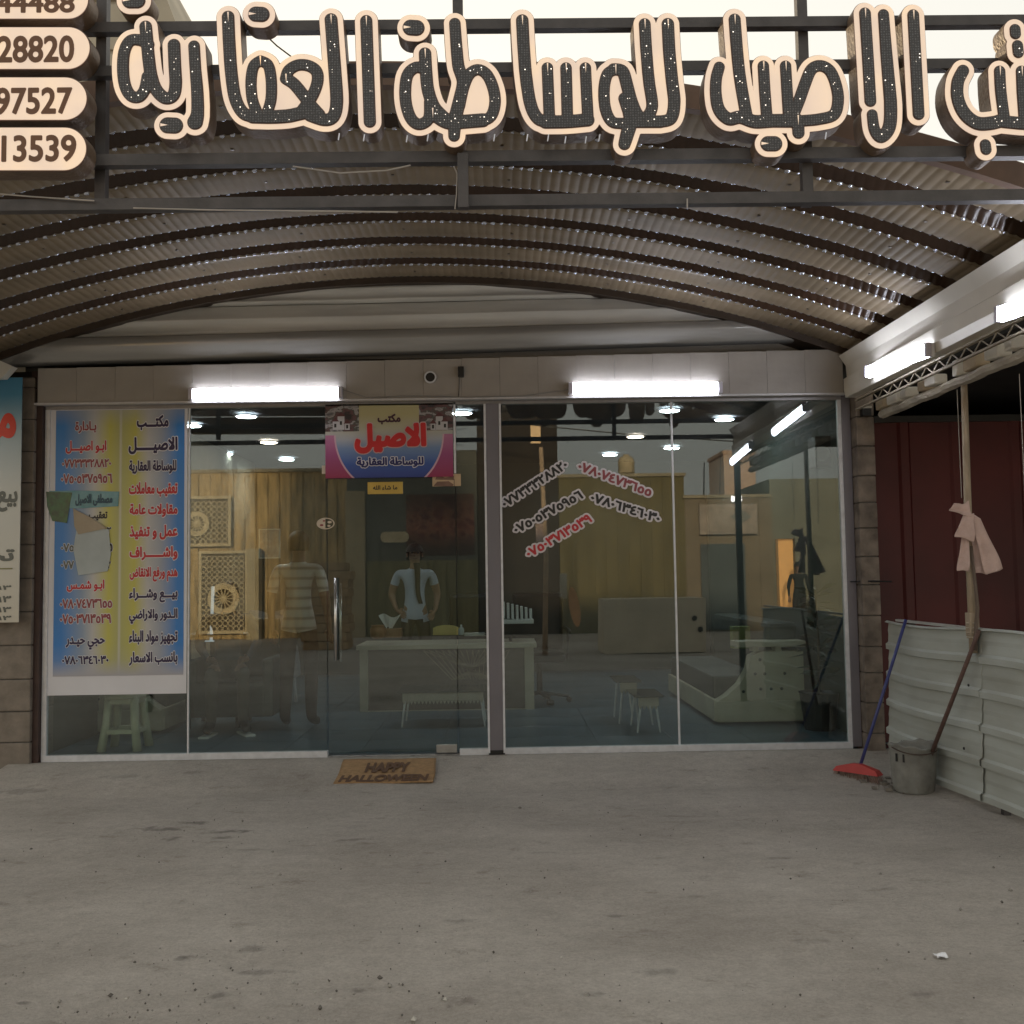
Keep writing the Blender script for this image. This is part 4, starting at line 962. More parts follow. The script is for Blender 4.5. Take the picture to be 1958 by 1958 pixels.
for pts in ([(0, 371), (60, 376), (180, 384)], [(255, 398), (420, 402), (660, 404), (760, 406)], [(560, 318), (650, 331), (740, 326), (785, 316)], [(868, 318), (874, 332), (873, 372), (870, 400)], [(1314, 380), (1314, 398)]):
    MB().tube([at(x, y, YF-.035) for x, y in pts], .003, 5).build('wire', mat('pale_wire', (.34,.31,.28), .7), SFm)

# ================================================================ BIG LETTERS
K = 1/2.927
def S(off, strokes): return [([(off + x*K, y*K) for x, y in pts], r*K if not isinstance(r, (list, tuple)) else [q*K for q in r]) for pts, r in strokes]
def smoothpts(pts, rs, n=6):
    if len(pts) < 3: return pts, rs
    P_ = [pts[0]] + pts + [pts[-1]]; Q = [rs[0]] + rs + [rs[-1]]; out = []; ro = []
    for i in range(1, len(P_)-2):
        for k in range(n):
            t_ = k/n; p0,p1,p2,p3 = P_[i-1],P_[i],P_[i+1],P_[i+2]
            out.append(tuple(.5*((2*p1[c]) + (-p0[c]+p2[c])*t_ + (2*p0[c]-5*p1[c]+4*p2[c]-p3[c])*t_**2 + (-p0[c]+3*p1[c]-3*p2[c]+p3[c])*t_**3) for c in (0,1)))
            ro.append(Q[i]*(1-t_)+Q[i+1]*t_)
    out.append(P_[-2]); ro.append(Q[-2]); return out, ro
WORDS = [
 ('second word from the left end: three joined strokes with dots above and below', 'leftmost black and cream illuminated word with round dots above and below', S(0, [
   ([(735,14),(775,14)], 42), ([(822,160),(830,240),(838,330),(852,430),(880,510),(930,558),(975,545),(990,480),(985,380),(980,262)], 31),
   ([(838,260),(790,235),(735,240),(703,300),(696,400),(708,490),(740,545),(785,552),(818,510),(832,440)], 29),
   ([(1092,268),(1100,400),(1110,520),(1112,640),(1098,692)], [28,28,30,32,40]), ([(945,710),(985,712)], 42)])),
 ('', 'illuminated word beginning with a tall stroke, second from the left', S(0, [
   ([(1282,105),(1288,250),(1300,420),(1322,560),(1365,640),(1420,662)], 31), ([(1420,662),(1520,664),(1620,658),(1700,640)], 35),
   ([(1462,350),(1425,380),(1410,460),(1416,560),(1440,630)], 27), ([(1462,350),(1505,375),(1522,450),(1522,560),(1500,640)], 27),
   ([(1605,450),(1620,405),(1670,375),(1730,378),(1775,410),(1780,470),(1750,550),(1700,620)], 29), ([(1605,450),(1650,480),(1700,540),(1745,600),(1790,650)], 30),
   ([(1856,120),(1868,280),(1880,440),(1888,580),(1870,660),(1820,680),(1740,655)], 32)]) ),
 ('', 'round dot sign of the second word, set above its loop', S(0, [([(1437,90),(1470,92)], 40)])),
 ('', 'single tall stroke letter between the second and the fourth words', S(650, [([(150,128),(156,300),(162,480),(170,690)], 30)])),
 ('', 'illuminated word with an oblique stroke through a triangular loop and a dot above', S(650, [
   ([(398,165),(430,167)], 42), ([(478,310),(484,420),(496,520),(530,610),(590,672)], 31), ([(474,395),(425,388),(380,430),(367,520),(376,610),(405,680),(450,705),(500,670),(505,580)], 29),
   ([(520,640),(600,692),(700,690),(800,682)], 36), ([(644,142),(652,260),(664,380),(690,470),(668,580),(645,680),(640,770)], [28,29,30,31,33,33,28]),
   ([(670,600),(692,500),(725,425),(775,400),(825,430),(860,510),(868,590),(845,660),(790,690)], 28)])),
 ('', 'widest illuminated word, with three short teeth and a dropping tail', S(650, [
   ([(1020,125),(1028,280),(1042,450),(1068,600),(1110,675),(1170,690)], 31), ([(1150,692),(1270,690),(1385,680)], 34), ([(1160,390),(1165,520),(1172,680)], 28), ([(1264,390),(1268,520),(1272,680)], 28), ([(1372,390),(1378,520),(1386,660)], 28),
   ([(1540,398),(1495,425),(1476,510),(1484,620),(1520,690),(1580,700)], 28), ([(1530,398),(1580,410),(1605,490),(1630,580),(1670,660),(1740,680)], 31), ([(1590,560),(1625,670),(1605,760),(1590,815)], [30,36,34,30]),
   ([(1620,690),(1700,690),(1790,690)], 32), ([(1703,145),(1712,300),(1726,460),(1745,600),(1720,660)], 29), ([(1832,145),(1840,300),(1855,460),(1868,580),(1850,670),(1790,690)], 31)])),
 ('', 'illuminated word with a tall stroke and a looped right end, dot below', S(1298, [
   ([(308,120),(318,260),(334,420),(356,560),(375,660)], 30), ([(222,385),(205,450),(203,540),(222,625),(275,675),(340,665),(420,690),(520,685),(640,685)], [27,28,29,31,33,34,35,35,36]),
   ([(468,380),(476,520),(488,670)], 28), ([(592,380),(600,520),(610,670)], 28), ([(640,640),(672,560),(700,480),(735,400),(785,378),(838,405),(872,480),(885,570),(862,650),(780,676),(690,685)], 29),
   ([(660,680),(664,752)], 30), ([(495,813),(530,813)], 40)])),
 ('', 'pair of long parallel strokes joined by a hook at the bottom', S(1298, [
   ([(1035,85),(1045,240),(1055,400),(1065,575)], 29), ([(1138,92),(1150,260),(1165,440),(1178,600),(1170,720),(1125,775),(1088,735),(1075,650)], [27,29,31,33,33,31,28,26])])),
 ('', 'single tall stroke letter right of the hooked pair', S(1298, [([(1304,95),(1314,280),(1324,460),(1334,648)], 29)])),
 ('', 'rightmost illuminated word, cut by the picture edge', S(1298, [
   ([(1582,405),(1552,470),(1552,560),(1590,645),(1660,698),(1740,698),(1810,680)], [30,31,32,34,35,35,34]), ([(1786,408),(1792,520),(1810,660)], 28), ([(1810,690),(1920,700),(2050,700),(2180,680)], 33), ([(1908,408),(1912,520),(1925,690)], 28),
   ([(1872,175),(1874,200)], 27), ([(1886,265),(1890,305)], 27), ([(2040,160),(2060,400),(2090,660)], 30), ([(2040,160),(2180,60)], 28), ([(2250,560),(2290,640),(2230,700),(2160,690)], 40), ([(1706,818),(1710,845)], 27)])),
]
FACE = bpy.data.materials.new('backlit_cream_face'); FACE.use_nodes = True
_n = FACE.node_tree; _b = _n.nodes['Principled BSDF']; _b.inputs['Base Color'].default_value = (.55,.45,.36,1); _b.inputs['Roughness'].default_value = .4
_tc = _n.nodes.new('ShaderNodeTexCoord'); _z = _n.nodes.new('ShaderNodeTexNoise'); _z.inputs['Scale'].default_value = 5; _n.links.new(_tc.outputs['Object'], _z.inputs['Vector'])
_c = rmp(_n, _z.outputs[0], [(.3, (.58,.44,.36)), (.55, (.70,.52,.38)), (.7, (.78,.56,.36))]); _n.links.new(_c, _b.inputs['Emission Color']); _b.inputs['Emission Strength'].default_value = .55
BACKP = mat('bronze_return', (.16, .11, .075), .5, .3, .2, 15, .3, 60); OUTL = mat('brown_outline', (.10,.05,.035), .5, 0, .1, 10)
def inlay_mat():
    m = bpy.data.materials.new('black_mesh_inlay'); m.use_nodes = True; n = m.node_tree; b = n.nodes['Principled BSDF']; b.inputs['Roughness'].default_value = .5
    tc = n.nodes.new('ShaderNodeTexCoord'); v_ = n.nodes.new('ShaderNodeTexVoronoi'); v_.inputs['Scale'].default_value = 95; v_.inputs['Randomness'].default_value = .25; n.links.new(tc.outputs['Object'], v_.inputs['Vector'])
    c_ = rmp(n, v_.outputs['Distance'], [(.0, (.17,.17,.18)), (.22, (.085,.085,.092)), (.42, (.035,.033,.035))]); n.links.new(c_, b.inputs['Base Color'])
    return m
INLAY = inlay_mat(); LED = mat('lit_led', (1,1,1), .4, 0, 0, 1, emit=(1,.86,.7), estr=1.6)
u_ = 4.0 / 1958
def to2(x, y, Y=-3.70): q = at(x, y, Y); return (q.x, q.z)
sgn = 0
for _, lab, strokes in WORDS:
    segs = []; allp = []
    for pts, r in strokes:
        rs = r if isinstance(r, list) else [r]*len(pts); pts2, rs2 = smoothpts(pts, rs)
        w2 = [to2(*p_) for p_ in pts2]
        for i in range(len(w2)-1): segs.append((*w2[i], *w2[i+1], rs2[i]*u_, rs2[i+1]*u_))
        allp += w2
    xs = [p_[0] for p_ in allp]; zs = [p_[1] for p_ in allp]; mg = 40*u_; h = .0035
    gx, gy = min(xs)-mg, min(zs)-mg; F = seg_field(segs, gx, gy, max(xs)+mg, max(zs)+mg, h)
    pm_ = 13.2*u_
    t = thing('letter_sign', lab, 'sign', (0, -3.70, 0), 'illuminated word signs on the frame'); sgn += 1
    def solid(lv):
        L_ = contours(F, lv, gx, gy, h); ar = [sum(l[q][0]*l[(q+1) % len(l)][1] - l[(q+1) % len(l)][0]*l[q][1] for q in range(len(l)))/2 for l in L_]
        sg = math.copysign(1, max(ar, key=abs)); return [l for l, a_ in zip(L_, ar) if a_*sg > 0 or abs(a_) > .012]
    link('return', shape_mesh(solid(pm_), .085), BACKP, t, (0, -.005, 0))
    link('rim', shape_mesh(solid(pm_), .004), OUTL, t, (0, -.0092, 0))
    link('lit_face', shape_mesh(solid(pm_-1.1*u_), .003), FACE, t, (0, -.0125, 0))
    link('inlay_border', shape_mesh(contours(F, 1.9*u_, gx, gy, h), .002), OUTL, t, (0, -.0147, 0))
    link('inlay', shape_mesh(contours(F, 0, gx, gy, h), .003), INLAY, t, (0, -.0179, 0))
    # pointed slits cut in the tops of the tall strokes
    mb = MB()
    for pts, r in strokes:
        p0_, p1_ = pts[0], pts[1]
        L_ = math.hypot(p1_[0]-p0_[0], p1_[1]-p0_[1])
        if p1_[1] > p0_[1] + 8 and len(pts) > 1 and not isinstance(r, list) and L_ > 14:
            a_ = to2(p0_[0]-1.2, p0_[1]-8.5); b_ = to2(p0_[0]+1.6, p0_[1]-8.5); c_ = to2(p0_[0]+.8, p0_[1]+11); mb.add([(a_[0], -.0186, a_[1]), (b_[0], -.0186, b_[1]), (c_[0], -.0186, c_[1])], [(0,2,1)])
    for pts, r in strokes:
        if len(pts) == 2 and not isinstance(r, list) and abs(pts[0][1]-pts[1][1]) < 2:
            a_ = to2(pts[0][0]-13.5, pts[0][1]-3); b_ = to2(pts[0][0]-13.5, pts[0][1]+3); c_ = to2(pts[0][0]+1, pts[0][1]); mb.add([(a_[0], -.0186, a_[1]), (b_[0], -.0186, b_[1]), (c_[0], -.0186, c_[1])], [(0,1,2)])
    if mb.v: mb.build('slit', FACE, t)
    mb = MB(); rnd = random.Random(sgn*11)
    for (ax, ay, bx, by, ra, rb) in segs:
        for _k in range(4):
            if rnd.random() < .06:
                k = rnd.random(); x = ax+(bx-ax)*k + rnd.uniform(-1,1)*ra*.8; z = ay+(by-ay)*k + rnd.uniform(-1,1)*ra*.8; r_ = rnd.choice([.0010,.0014,.0018,.0028])
                i_, j_ = int((x-gx)/h), int((z-gy)/h)
                if F[min(j_, F.shape[0]-1), min(i_, F.shape[1]-1)] < -.004:
                    mb.add([(x+r_, -.019, z), (x, -.019, z+r_), (x-r_, -.019, z), (x, -.019, z-r_), (x, -.0215, z)], [(0,1,4),(1,2,4),(2,3,4),(3,0,4)])
    if mb.v: stuff(mb.build('led_points', LED, t))
ties = MB()
for px, py in ((698,262),(780,264),(820,262),(947,262),(1010,262),(1050,262),(1083,266),(1122,266),(1148,262),(1581,258),(650,260)):
    a_ = at(px-1, py-5, -3.71); b_ = at(px-3, py+8, -3.71); ties.bar(a_, b_, .0022, 4)
tag(ties.build('cable_ties', mat('white_cable_tie', (.7,.72,.8), .3)), 'short white cable ties poking out under the big letters', 'cable ties')
# phone number pills
BROWNINK = mat('brown_digits', (.13,.055,.022), .5, 0, .1, 10); 
for (py0, py1, xr, s, ys, xs_, off_, lab) in ((-38, 41, 172, '44488', (-16, 24), (-8, 143), 0, 'topmost phone number plate, cut by the upper picture edge'), (50, 137, 175, '28820', (66, 119), (-6, 142), 0, 'second phone number plate, ending in 28820'),
                                  (146, 234, 169, '97527', (165, 218), (-10, 138), 0, 'third phone number plate, ending in 97527'), (242, 330, 168, '13539', (256, 309), (2, 146), 0, 'lowest phone number plate, ending in 13539')):
    t = thing('number_plate_sign', lab, 'sign', (0, -3.72, 0), 'phone number plates at the left end of the frame')
    rr = (py1-py0)/2; cy = (py0+py1)/2; A = to2(-700, cy, -3.73); B = to2(xr-rr, cy, -3.73); rw_ = rr*u_*.995
    def pill(g): 
        n_ = 24; r_ = rw_-g; d_ = Vector((B[0]-A[0], B[1]-A[1])).normalized(); ang = math.atan2(d_.y, d_.x)
        return [[(B[0]+r_*math.cos(ang-math.pi/2+math.pi*k/n_), B[1]+r_*math.sin(ang-math.pi/2+math.pi*k/n_)) for k in range(n_+1)] + [(A[0]+r_*math.cos(ang+math.pi/2+math.pi*k/n_), A[1]+r_*math.sin(ang+math.pi/2+math.pi*k/n_)) for k in range(n_+1)]]
    link('return', shape_mesh(pill(0), .09), BACKP, t, (0, -.01, 0))
    link('rim', shape_mesh(pill(0), .004), OUTL, t, (0, -.0142, 0))
    link('lit_face', shape_mesh(pill(.004), .003), FACE, t, (0, -.0174, 0))
    a = to2(xs_[0], ys[1]+1, -3.74); b = to2(xs_[1], ys[0]+1, -3.74); text(s, a, b, BROWNINK, t, -3.7395, .028, .0015, name='digits')

# ================================================================ UNSEEN MASSES ADDED BEHIND TO BLOCK THE LOW SUN
bmass = mat('rough_render', (.30,.27,.22), .9, 0, .15, 2, .3, 20)
o = box('shop_sun_block', (-3.95, .12, 3.10), (3.6, 7.0, 4.3), bmass); tag(o, 'unseen plain mass above the shop ceiling, added to block the low sun', 'building')
o = box('rear_sun_block', (3.62, 3.2, 0), (14, 7.0, 4.2), bmass); tag(o, 'unseen low mass behind the red sheet wall, added to keep sun off the ground', 'building')

# ================================================================ INSIDE THE SHOP
CREAMF = mat('cream_upholstery', (.50,.47,.36), .5, 0, .1, 5); DKF = mat('dark_green_upholstery', (.035,.05,.045), .55, 0, .2, 8)
def fz(px, py, z=.112): return atZ(px, py, z)
# desk
def desk():
    a = fz(688, 1362); b = fz(1022, 1356); y = a.y; w_ = b.x - a.x; h = at(690, 1222, y).z - .112
    t = thing('office_desk', 'cream framed office desk with a woven front panel inside the shop', 'desk', (a.x, y, .05)); dm = mat('desk_cream', (.44,.41,.32), .4, 0, .08, 5)
    box('desk_top', (-.03, -.03, h-.045), (w_+.03, .75, h), dm, t, .004)
    box('side_panel', (0, 0, 0), (.08, .7, h-.046), dm, t, .003); box('side_panel', (w_-.09, 0, 0), (w_, .7, h-.046), dm, t, .003)
    box('bottom_rail', (.081, 0, 0), (w_-.091, .04, .07), dm, t, .003)
    box('front_panel', (.081, .03, .071), (w_-.091, .05, h-.047), mat('desk_panel', (.10,.085,.07), .5, 0, .2, 4), t)
    mb = MB(); k = -1.2
    wv = mat('woven_bronze', (.24,.20,.15), .5, .2, .2, 20)
    # fan-shaped woven drape panel
    x0_ = .62; n_ = 15
    for i in range(n_):
        u = i/(n_-1); mb.bar((x0_+u*.85, .018, h-.06), (x0_+.28+u*.42, .018, .36), .004, 4); mb.bar((x0_+u*.85, .014, h-.06), (x0_+.28+(1-u)*.42, .014, .36), .004, 4)
    mb.build('woven_drape', wv, t)
    return t, h + .112, y
dk_, DH, DY = desk()
def onk(px, py): return at(px, py, DY + .3)
# name board, bottles, tissue on the desk
p = at(853, 1216, DY+.12); t = thing('name_board', 'yellowish arched name board standing on the desk', 'sign', (p.x, DY+.12, DH))
link('board', shape_mesh([[(-.13,0.02),(.13,0.02),(.13,.09),(.09,.108),(.03,.118),(-.03,.118),(-.09,.108),(-.13,.09)]], .015), mat('brass_board', (.52,.42,.16), .4, .2, .1, 10), t, (0,0,0)); box('foot', (-.15,-.03,0),(.18,.05,.02), BLACK, t, .002)
def bottle(x, y, z, h, r, m, lab):
    o = MB().lathe([(r*.9,0),(r,.01),(r,h*.55),(r*.85,h*.7),(r*.35,h*.8),(r*.35,h)], n=14).build('bottle', m, None, True, loc=(x,y,z)); tag(o, lab, 'bottle'); return o
gl = mat('clear_bottle', (.35,.40,.42), .15, 0, .1, 10)
p = at(882, 1213, DY+.12); bottle(p.x, DY+.12, DH, .12, .03, gl, 'small clear bottle right of the arched name board')
p = at(720, 1222, DY+.1); bottle(p.x, DY+.15, DH, .10, .028, gl, 'small clear bottle at the left end of the desk')
p = at(982, 1200, DY+.25); pr_ = thing('paper_tray', 'ribbed white paper tray on the desk behind the centre post', 'tray', (p.x, DY+.25, DH))
for i in range(9): box('divider', (-.20+i*.045, -.1, .16+(.02-.004*i)), (-.175+i*.045, .1, .36-.012*i), WHITEP, pr_, .003)
box('tray_base', (-.22, -.12, .12), (.2, .12, .16), WHITEP, pr_, .004); box('stand', (-.15,-.08,0), (.12,.08,.119), BLACK, pr_)
p = at(745, 1185, DY+.2); tb = thing('tissue_box', 'white tissue sticking out of a box on the desk', 'tissue box', (p.x, DY+.2, DH)); box('carton', (-.10,-.06,0),(.12,.06,.09), mat('brown_carton', (.28,.15,.09), .7), tb, .004)
MB().grid(lambda u,v_: ((u-.5)*.16*(.4+v_), .02*math.sin(u*9), .088+v_*.13+.02*math.sin(u*7)), 10, 6).build('tissue', WHITEP, tb)
p = at(722, 1225, DY+.05); pp = thing('copper_pot', 'copper coloured pot on the front left of the desk', 'pot', (p.x, DY+.08, DH)); MB().lathe([(.05,0),(.075,.02),(.08,.09),(.06,.12),(.07,.13)], n=18).build('pot_body', mat('copper', (.35,.17,.09), .4, .4, .1, 10), pp, True)

pap = thing('paper_stack', 'small stack of white papers on the desk right of the name board', 'papers', (at(930, 1200, DY+.3).x-.12, DY+.3, DH))
for k in range(5): MB().box((-.10,-.07,k*.006),(.10,.07,k*.006+.004), Matrix.Rotation(random.uniform(-.25,.25), 4, 'Z')).build('sheet', WHITEP, pap)
def office_chair(px, depth, lab, s=1.0):
    x = at(px, 1200, depth).x; t = thing('office_chair', lab, 'chair', (x, depth, .112)); lm = mat('black_leather', (.014,.013,.014), .35, 0, .2, 10)
    box('seat', (-.26,-.26,.42),(.26,.24,.50), lm, t, .03)
    MB().box((-.27,.20,.52),(.27,.30,1.12)).build('backrest', lm, t, bevel=.045)
    for sx in (-1,1): MB().tube([(sx*.28,.2,.75),(sx*.31,-.05,.73),(sx*.30,-.2,.70),(sx*.27,-.2,.46)], .022, 8).build('armrest', BLACK, t, True)
    MB().bar((0,0,.42),(0,0,.1),.03,10).build('gas_column', BLACK, t)
    for k in range(5):
        a_ = k*1.2566; MB().bar((0,0,.1),(.3*math.cos(a_),.3*math.sin(a_),.06),.02,6,.013).build('foot', BLACK, t); MB().lathe([(0,-.03),(.028,-.03),(.028,.03),(0,.03)],n=10).build('caster', BLACK, t, loc=(.3*math.cos(a_),.3*math.sin(a_),.03)).rotation_euler=(R(90),0,a_)
    return t
office_chair(905, DY+.95, 'black office chair behind the desk, left of the centre post'); office_chair(1030, DY+.55, 'black office chair at the right end of the desk')

# glass coffee table and two smaller ones
def side_table(x0, x1, ybase, ytop, lab, lace=True):
    a = fz(x0, ybase); b = fz(x1, ybase); h = at(x0, ytop, a.y).z - .112; w_ = b.x - a.x
    t = thing('glass_coffee_table', lab, 'table', (a.x, a.y, .112)); tm_ = mat('cream_lacquer', (.42,.38,.32), .3, 0, .1, 8)
    box('table_top', (-.04,-.04,h-.012),(w_+.04,.5,h), mat('dark_glass_top', (.05,.055,.05), .08), t, .003)
    box('apron', (0,-.005,h-.085),(w_,.015,h-.013), tm_, t, .002)
    mb = MB(); k = 0
    while k < w_ - .02: mb.add([(k,-.008,h-.086),(k+.03,-.008,h-.086),(k+.015,-.008,h-.115)], [(0,2,1)]); k += .032
    mb.build('lace_edge', tm_, t)
    for x in (.03, w_-.03):
        for y in (.02, .44): MB().bar((x,y,h-.013),(x+(-.04 if x<.1 else .04),y,0),.012,8,.008).build('leg', ALU, t)
    return t
side_table(770, 925, 1392, 1322, 'low glass topped coffee table with lace edged apron in front of the desk')
side_table(1222, 1262, 1402, 1330, 'narrow glass side table left of the slim mullion'); side_table(1187, 1220, 1385, 1302, 'narrow glass side table behind the other one, near the slim mullion')
def glass_cup(px, py, lab):
    p = at(px, py, .9*1)  # above the coffee tables
# sofas with tufted scroll sides
def sofa(px0, px1, pyb, lab, flip=1, ln=2.0):
    a = fz(px0, pyb); b = fz(px1, pyb); w_ = b.x - a.x; t = thing('tufted_sofa', lab, 'sofa', (a.x if flip > 0 else b.x, a.y, .112))
    f_ = flip; sc_ = w_/1.0
    prof_ = [(0,.02),(w_,.02),(w_,.62),(w_*.52,.62),(w_*.40,.58),(w_*.36,.46),(w_*.26,.34),(w_*.10,.24),(w_*.03,.21),(0,.20)]
    loops = [[(x*f_, z) for x, z in prof_]]
    if f_ < 0: loops = [loops[0][::-1]]
    link('side_panel', shape_mesh(loops, .16), CREAMF, t, (0,0,0))
    o = box('plinth', (min(-.02*f_, w_*1.0*f_), -.02, .03), (max(-.02*f_, w_*1.0*f_), -.001, .20), CREAMF, t, .004)
    for i, (x, z) in enumerate(((.50,.55),(.44,.43),(.55,.43),(.78,.43),(.50,.30),(.62,.30),(.74,.30),(.30,.28))):
        MB().lathe([(0,0),(.014,.0),(.012,.008),(0,.011)], n=10).build('button', DKF, t, loc=(x*w_*f_, -.004, z)).rotation_euler.x = R(90)
    r_ = MB().box((min(.22*w_*f_, w_*1.02*f_), -.05, .66), (max(.22*w_*f_, w_*1.02*f_), .2, .71)).build('arm_board', CREAMF, t, bevel=.01)
    for q in (.42, .68): box('arm_block', (min(q*w_*f_, (q+.07)*w_*f_), 0, .621), (max(q*w_*f_, (q+.07)*w_*f_), .12, .659), CREAMF, t)
    box('seat', (min(0,w_*.62*f_), .161, .06), (max(0,w_*.62*f_), ln, .40), DKF, t, .02)
    box('front_board', (min(-.03*f_,0*f_), .0, .03), (max(-.03*f_,0), ln, .21), CREAMF, t, .004)
    box('backrest', (min(w_*.63*f_,w_*f_), .161, .06), (max(w_*.63*f_,w_*f_), ln, .86), DKF, t, .04)
    return t
sofa(1373, 1546, 1386, 'cream tufted sofa with dark seat inside the right pane', 1, 2.4)
sofa(145, 302, 1405, 'cream sofa end glimpsed under the tall poster', -1, 1.4)
p = atZ(1528, 1288, .66); bx_ = box('green_box', (-.08,-.05,0),(.08,.08,.2), mat('olive_box', (.20,.24,.08), .6), None, .004); bx_.location = (p.x, p.y*0+at(1528,1288,1.75).y, .72); tag(bx_, 'small olive box on the arm of the right sofa', 'box')
# plastic stool
st_y = .42; st_x = at(240, 1440, .42).x
ps = thing('plastic_stool', 'cream plastic stool standing behind the glass below the tall poster', 'stool', (st_x, st_y, .112)); pm2 = mat('cream_plastic', (.50,.50,.36), .4, 0, .05, 6)
MB().lathe([(0,.425),(.02,.44),(.13,.445),(.155,.435),(.165,.41),(.16,.40),(0,.40)], n=28).build('seat', pm2, ps, True)
for k in range(4):
    a_ = .785 + k*1.5708; c1, s1 = math.cos(a_), math.sin(a_)
    MB().tube([(.135*c1,.135*s1,.42),(.155*c1,.155*s1,.22),(.195*c1,.195*s1,0)], [.034,.032,.036], 6).build('leg', pm2, ps, True)
    b_ = a_ + 1.5708; c2, s2 = math.cos(b_), math.sin(b_)
    MB().bar((.167*c1,.167*s1,.15),(.167*c2,.167*s2,.15),.016,4).build('rung', pm2, ps); MB().bar((.142*c1,.142*s1,.385),(.142*c2,.142*s2,.385),.024,4).build('seat_skirt', pm2, ps)
# chrome arm chairs at the left, small table top edge
p = at(400, 1200, 1.3)
tt = thing('high_side_table', 'high side table with a pale top edge behind the left pane', 'table', (p.x-.1, 1.45, .112)); [box('leg', (a_, b_, 0), (a_+.03, b_+.03, .80), BLACK, tt) for a_ in (-.14, .29) for b_ in (.0, .46)]; box('top_board', (-.17,-.03,.801),(.36,.53,.825), mat('pale_edge', (.35,.35,.33), .4), tt, .003)
q = at(404, 1150, 1.5); dl = MB().bar((q.x, 1.5, .88),(q.x+.015, 1.5, 1.36),.014,8).bar((q.x-.06,1.5,.876),(q.x+.08,1.5,.876),.006,6).build('lamp_stem', mat('stem_shine_glow', (.8,.85,.9), .3, 0, 0, 1, emit=(.8,.9,1), estr=.25)); tag(dl, 'slim steel stem, its shine put in as a faint glow, standing on the high side table', 'lamp')  # weak emission stands in for the shine of the steel
sp = at(1568, 866, 1.4); spk = thing('wall_speaker', 'small black speaker on the right wall behind the glass', 'speaker', (XR-.16, 3.3, 2.1)); q = atX(1570, 866, XR-.16); spk.location = q
box('case', (-.08,-.10,-.13),(.12,.10,.13), BLACK, spk, .01); MB().lathe([(.03,0),(.06,.006),(.065,0)], n=16).build('cone', mat('grey_cone', (.2,.2,.2), .5), spk, loc=(-.02,-.101,-.02)).rotation_euler.x = R(90)
plt = thing('potted_plant', 'dark leafy plant behind the right edge of the glass', 'plant', (2.62, .8, .112)); MB().lathe([(.12,0),(.16,.3),(.17,.31),(.15,.29)], n=18).build('pot', BLACK, plt)
mb = MB(); rnd = random.Random(4)
for i in range(70):
    a_ = rnd.random()*6.28; z = .35+rnd.random()*.8; L = rnd.uniform(.1,.24); c1, s1 = math.cos(a_), math.sin(a_); w_ = .018; up = rnd.uniform(-.3,.5)*L
    mb.add([(0,0,z),(c1*L*.5-s1*w_, s1*L*.5+c1*w_, z+up*.7+.02),(c1*L, s1*L, z+up),(c1*L*.5+s1*w_, s1*L*.5-c1*w_, z+up*.7+.02)], [(0,1,2),(0,2,3)])
mb.build('leaves', mat('dark_leaf', (.02,.05,.03), .5, 0, .3, 20), plt); MB().tube([(0,0,.28),(.01,0,.7),(0,.01,1.15)], .01, 6).build('stem', mat('stem_brown', (.08,.06,.03)), plt)
curt = thing('vertical_blind', 'grey green vertical blinds along the right wall', 'blind', (XR-.06, .3, .1))
for i in range(26): MB().box((-.012,0,0),(-.006,.19,2.75), Matrix.Rotation(R(14), 4, 'Z')).build('slat', mat('blind_slat', (.045,.062,.055), .6, 0, .12, 1), curt, loc=(0, i*.21, 0))

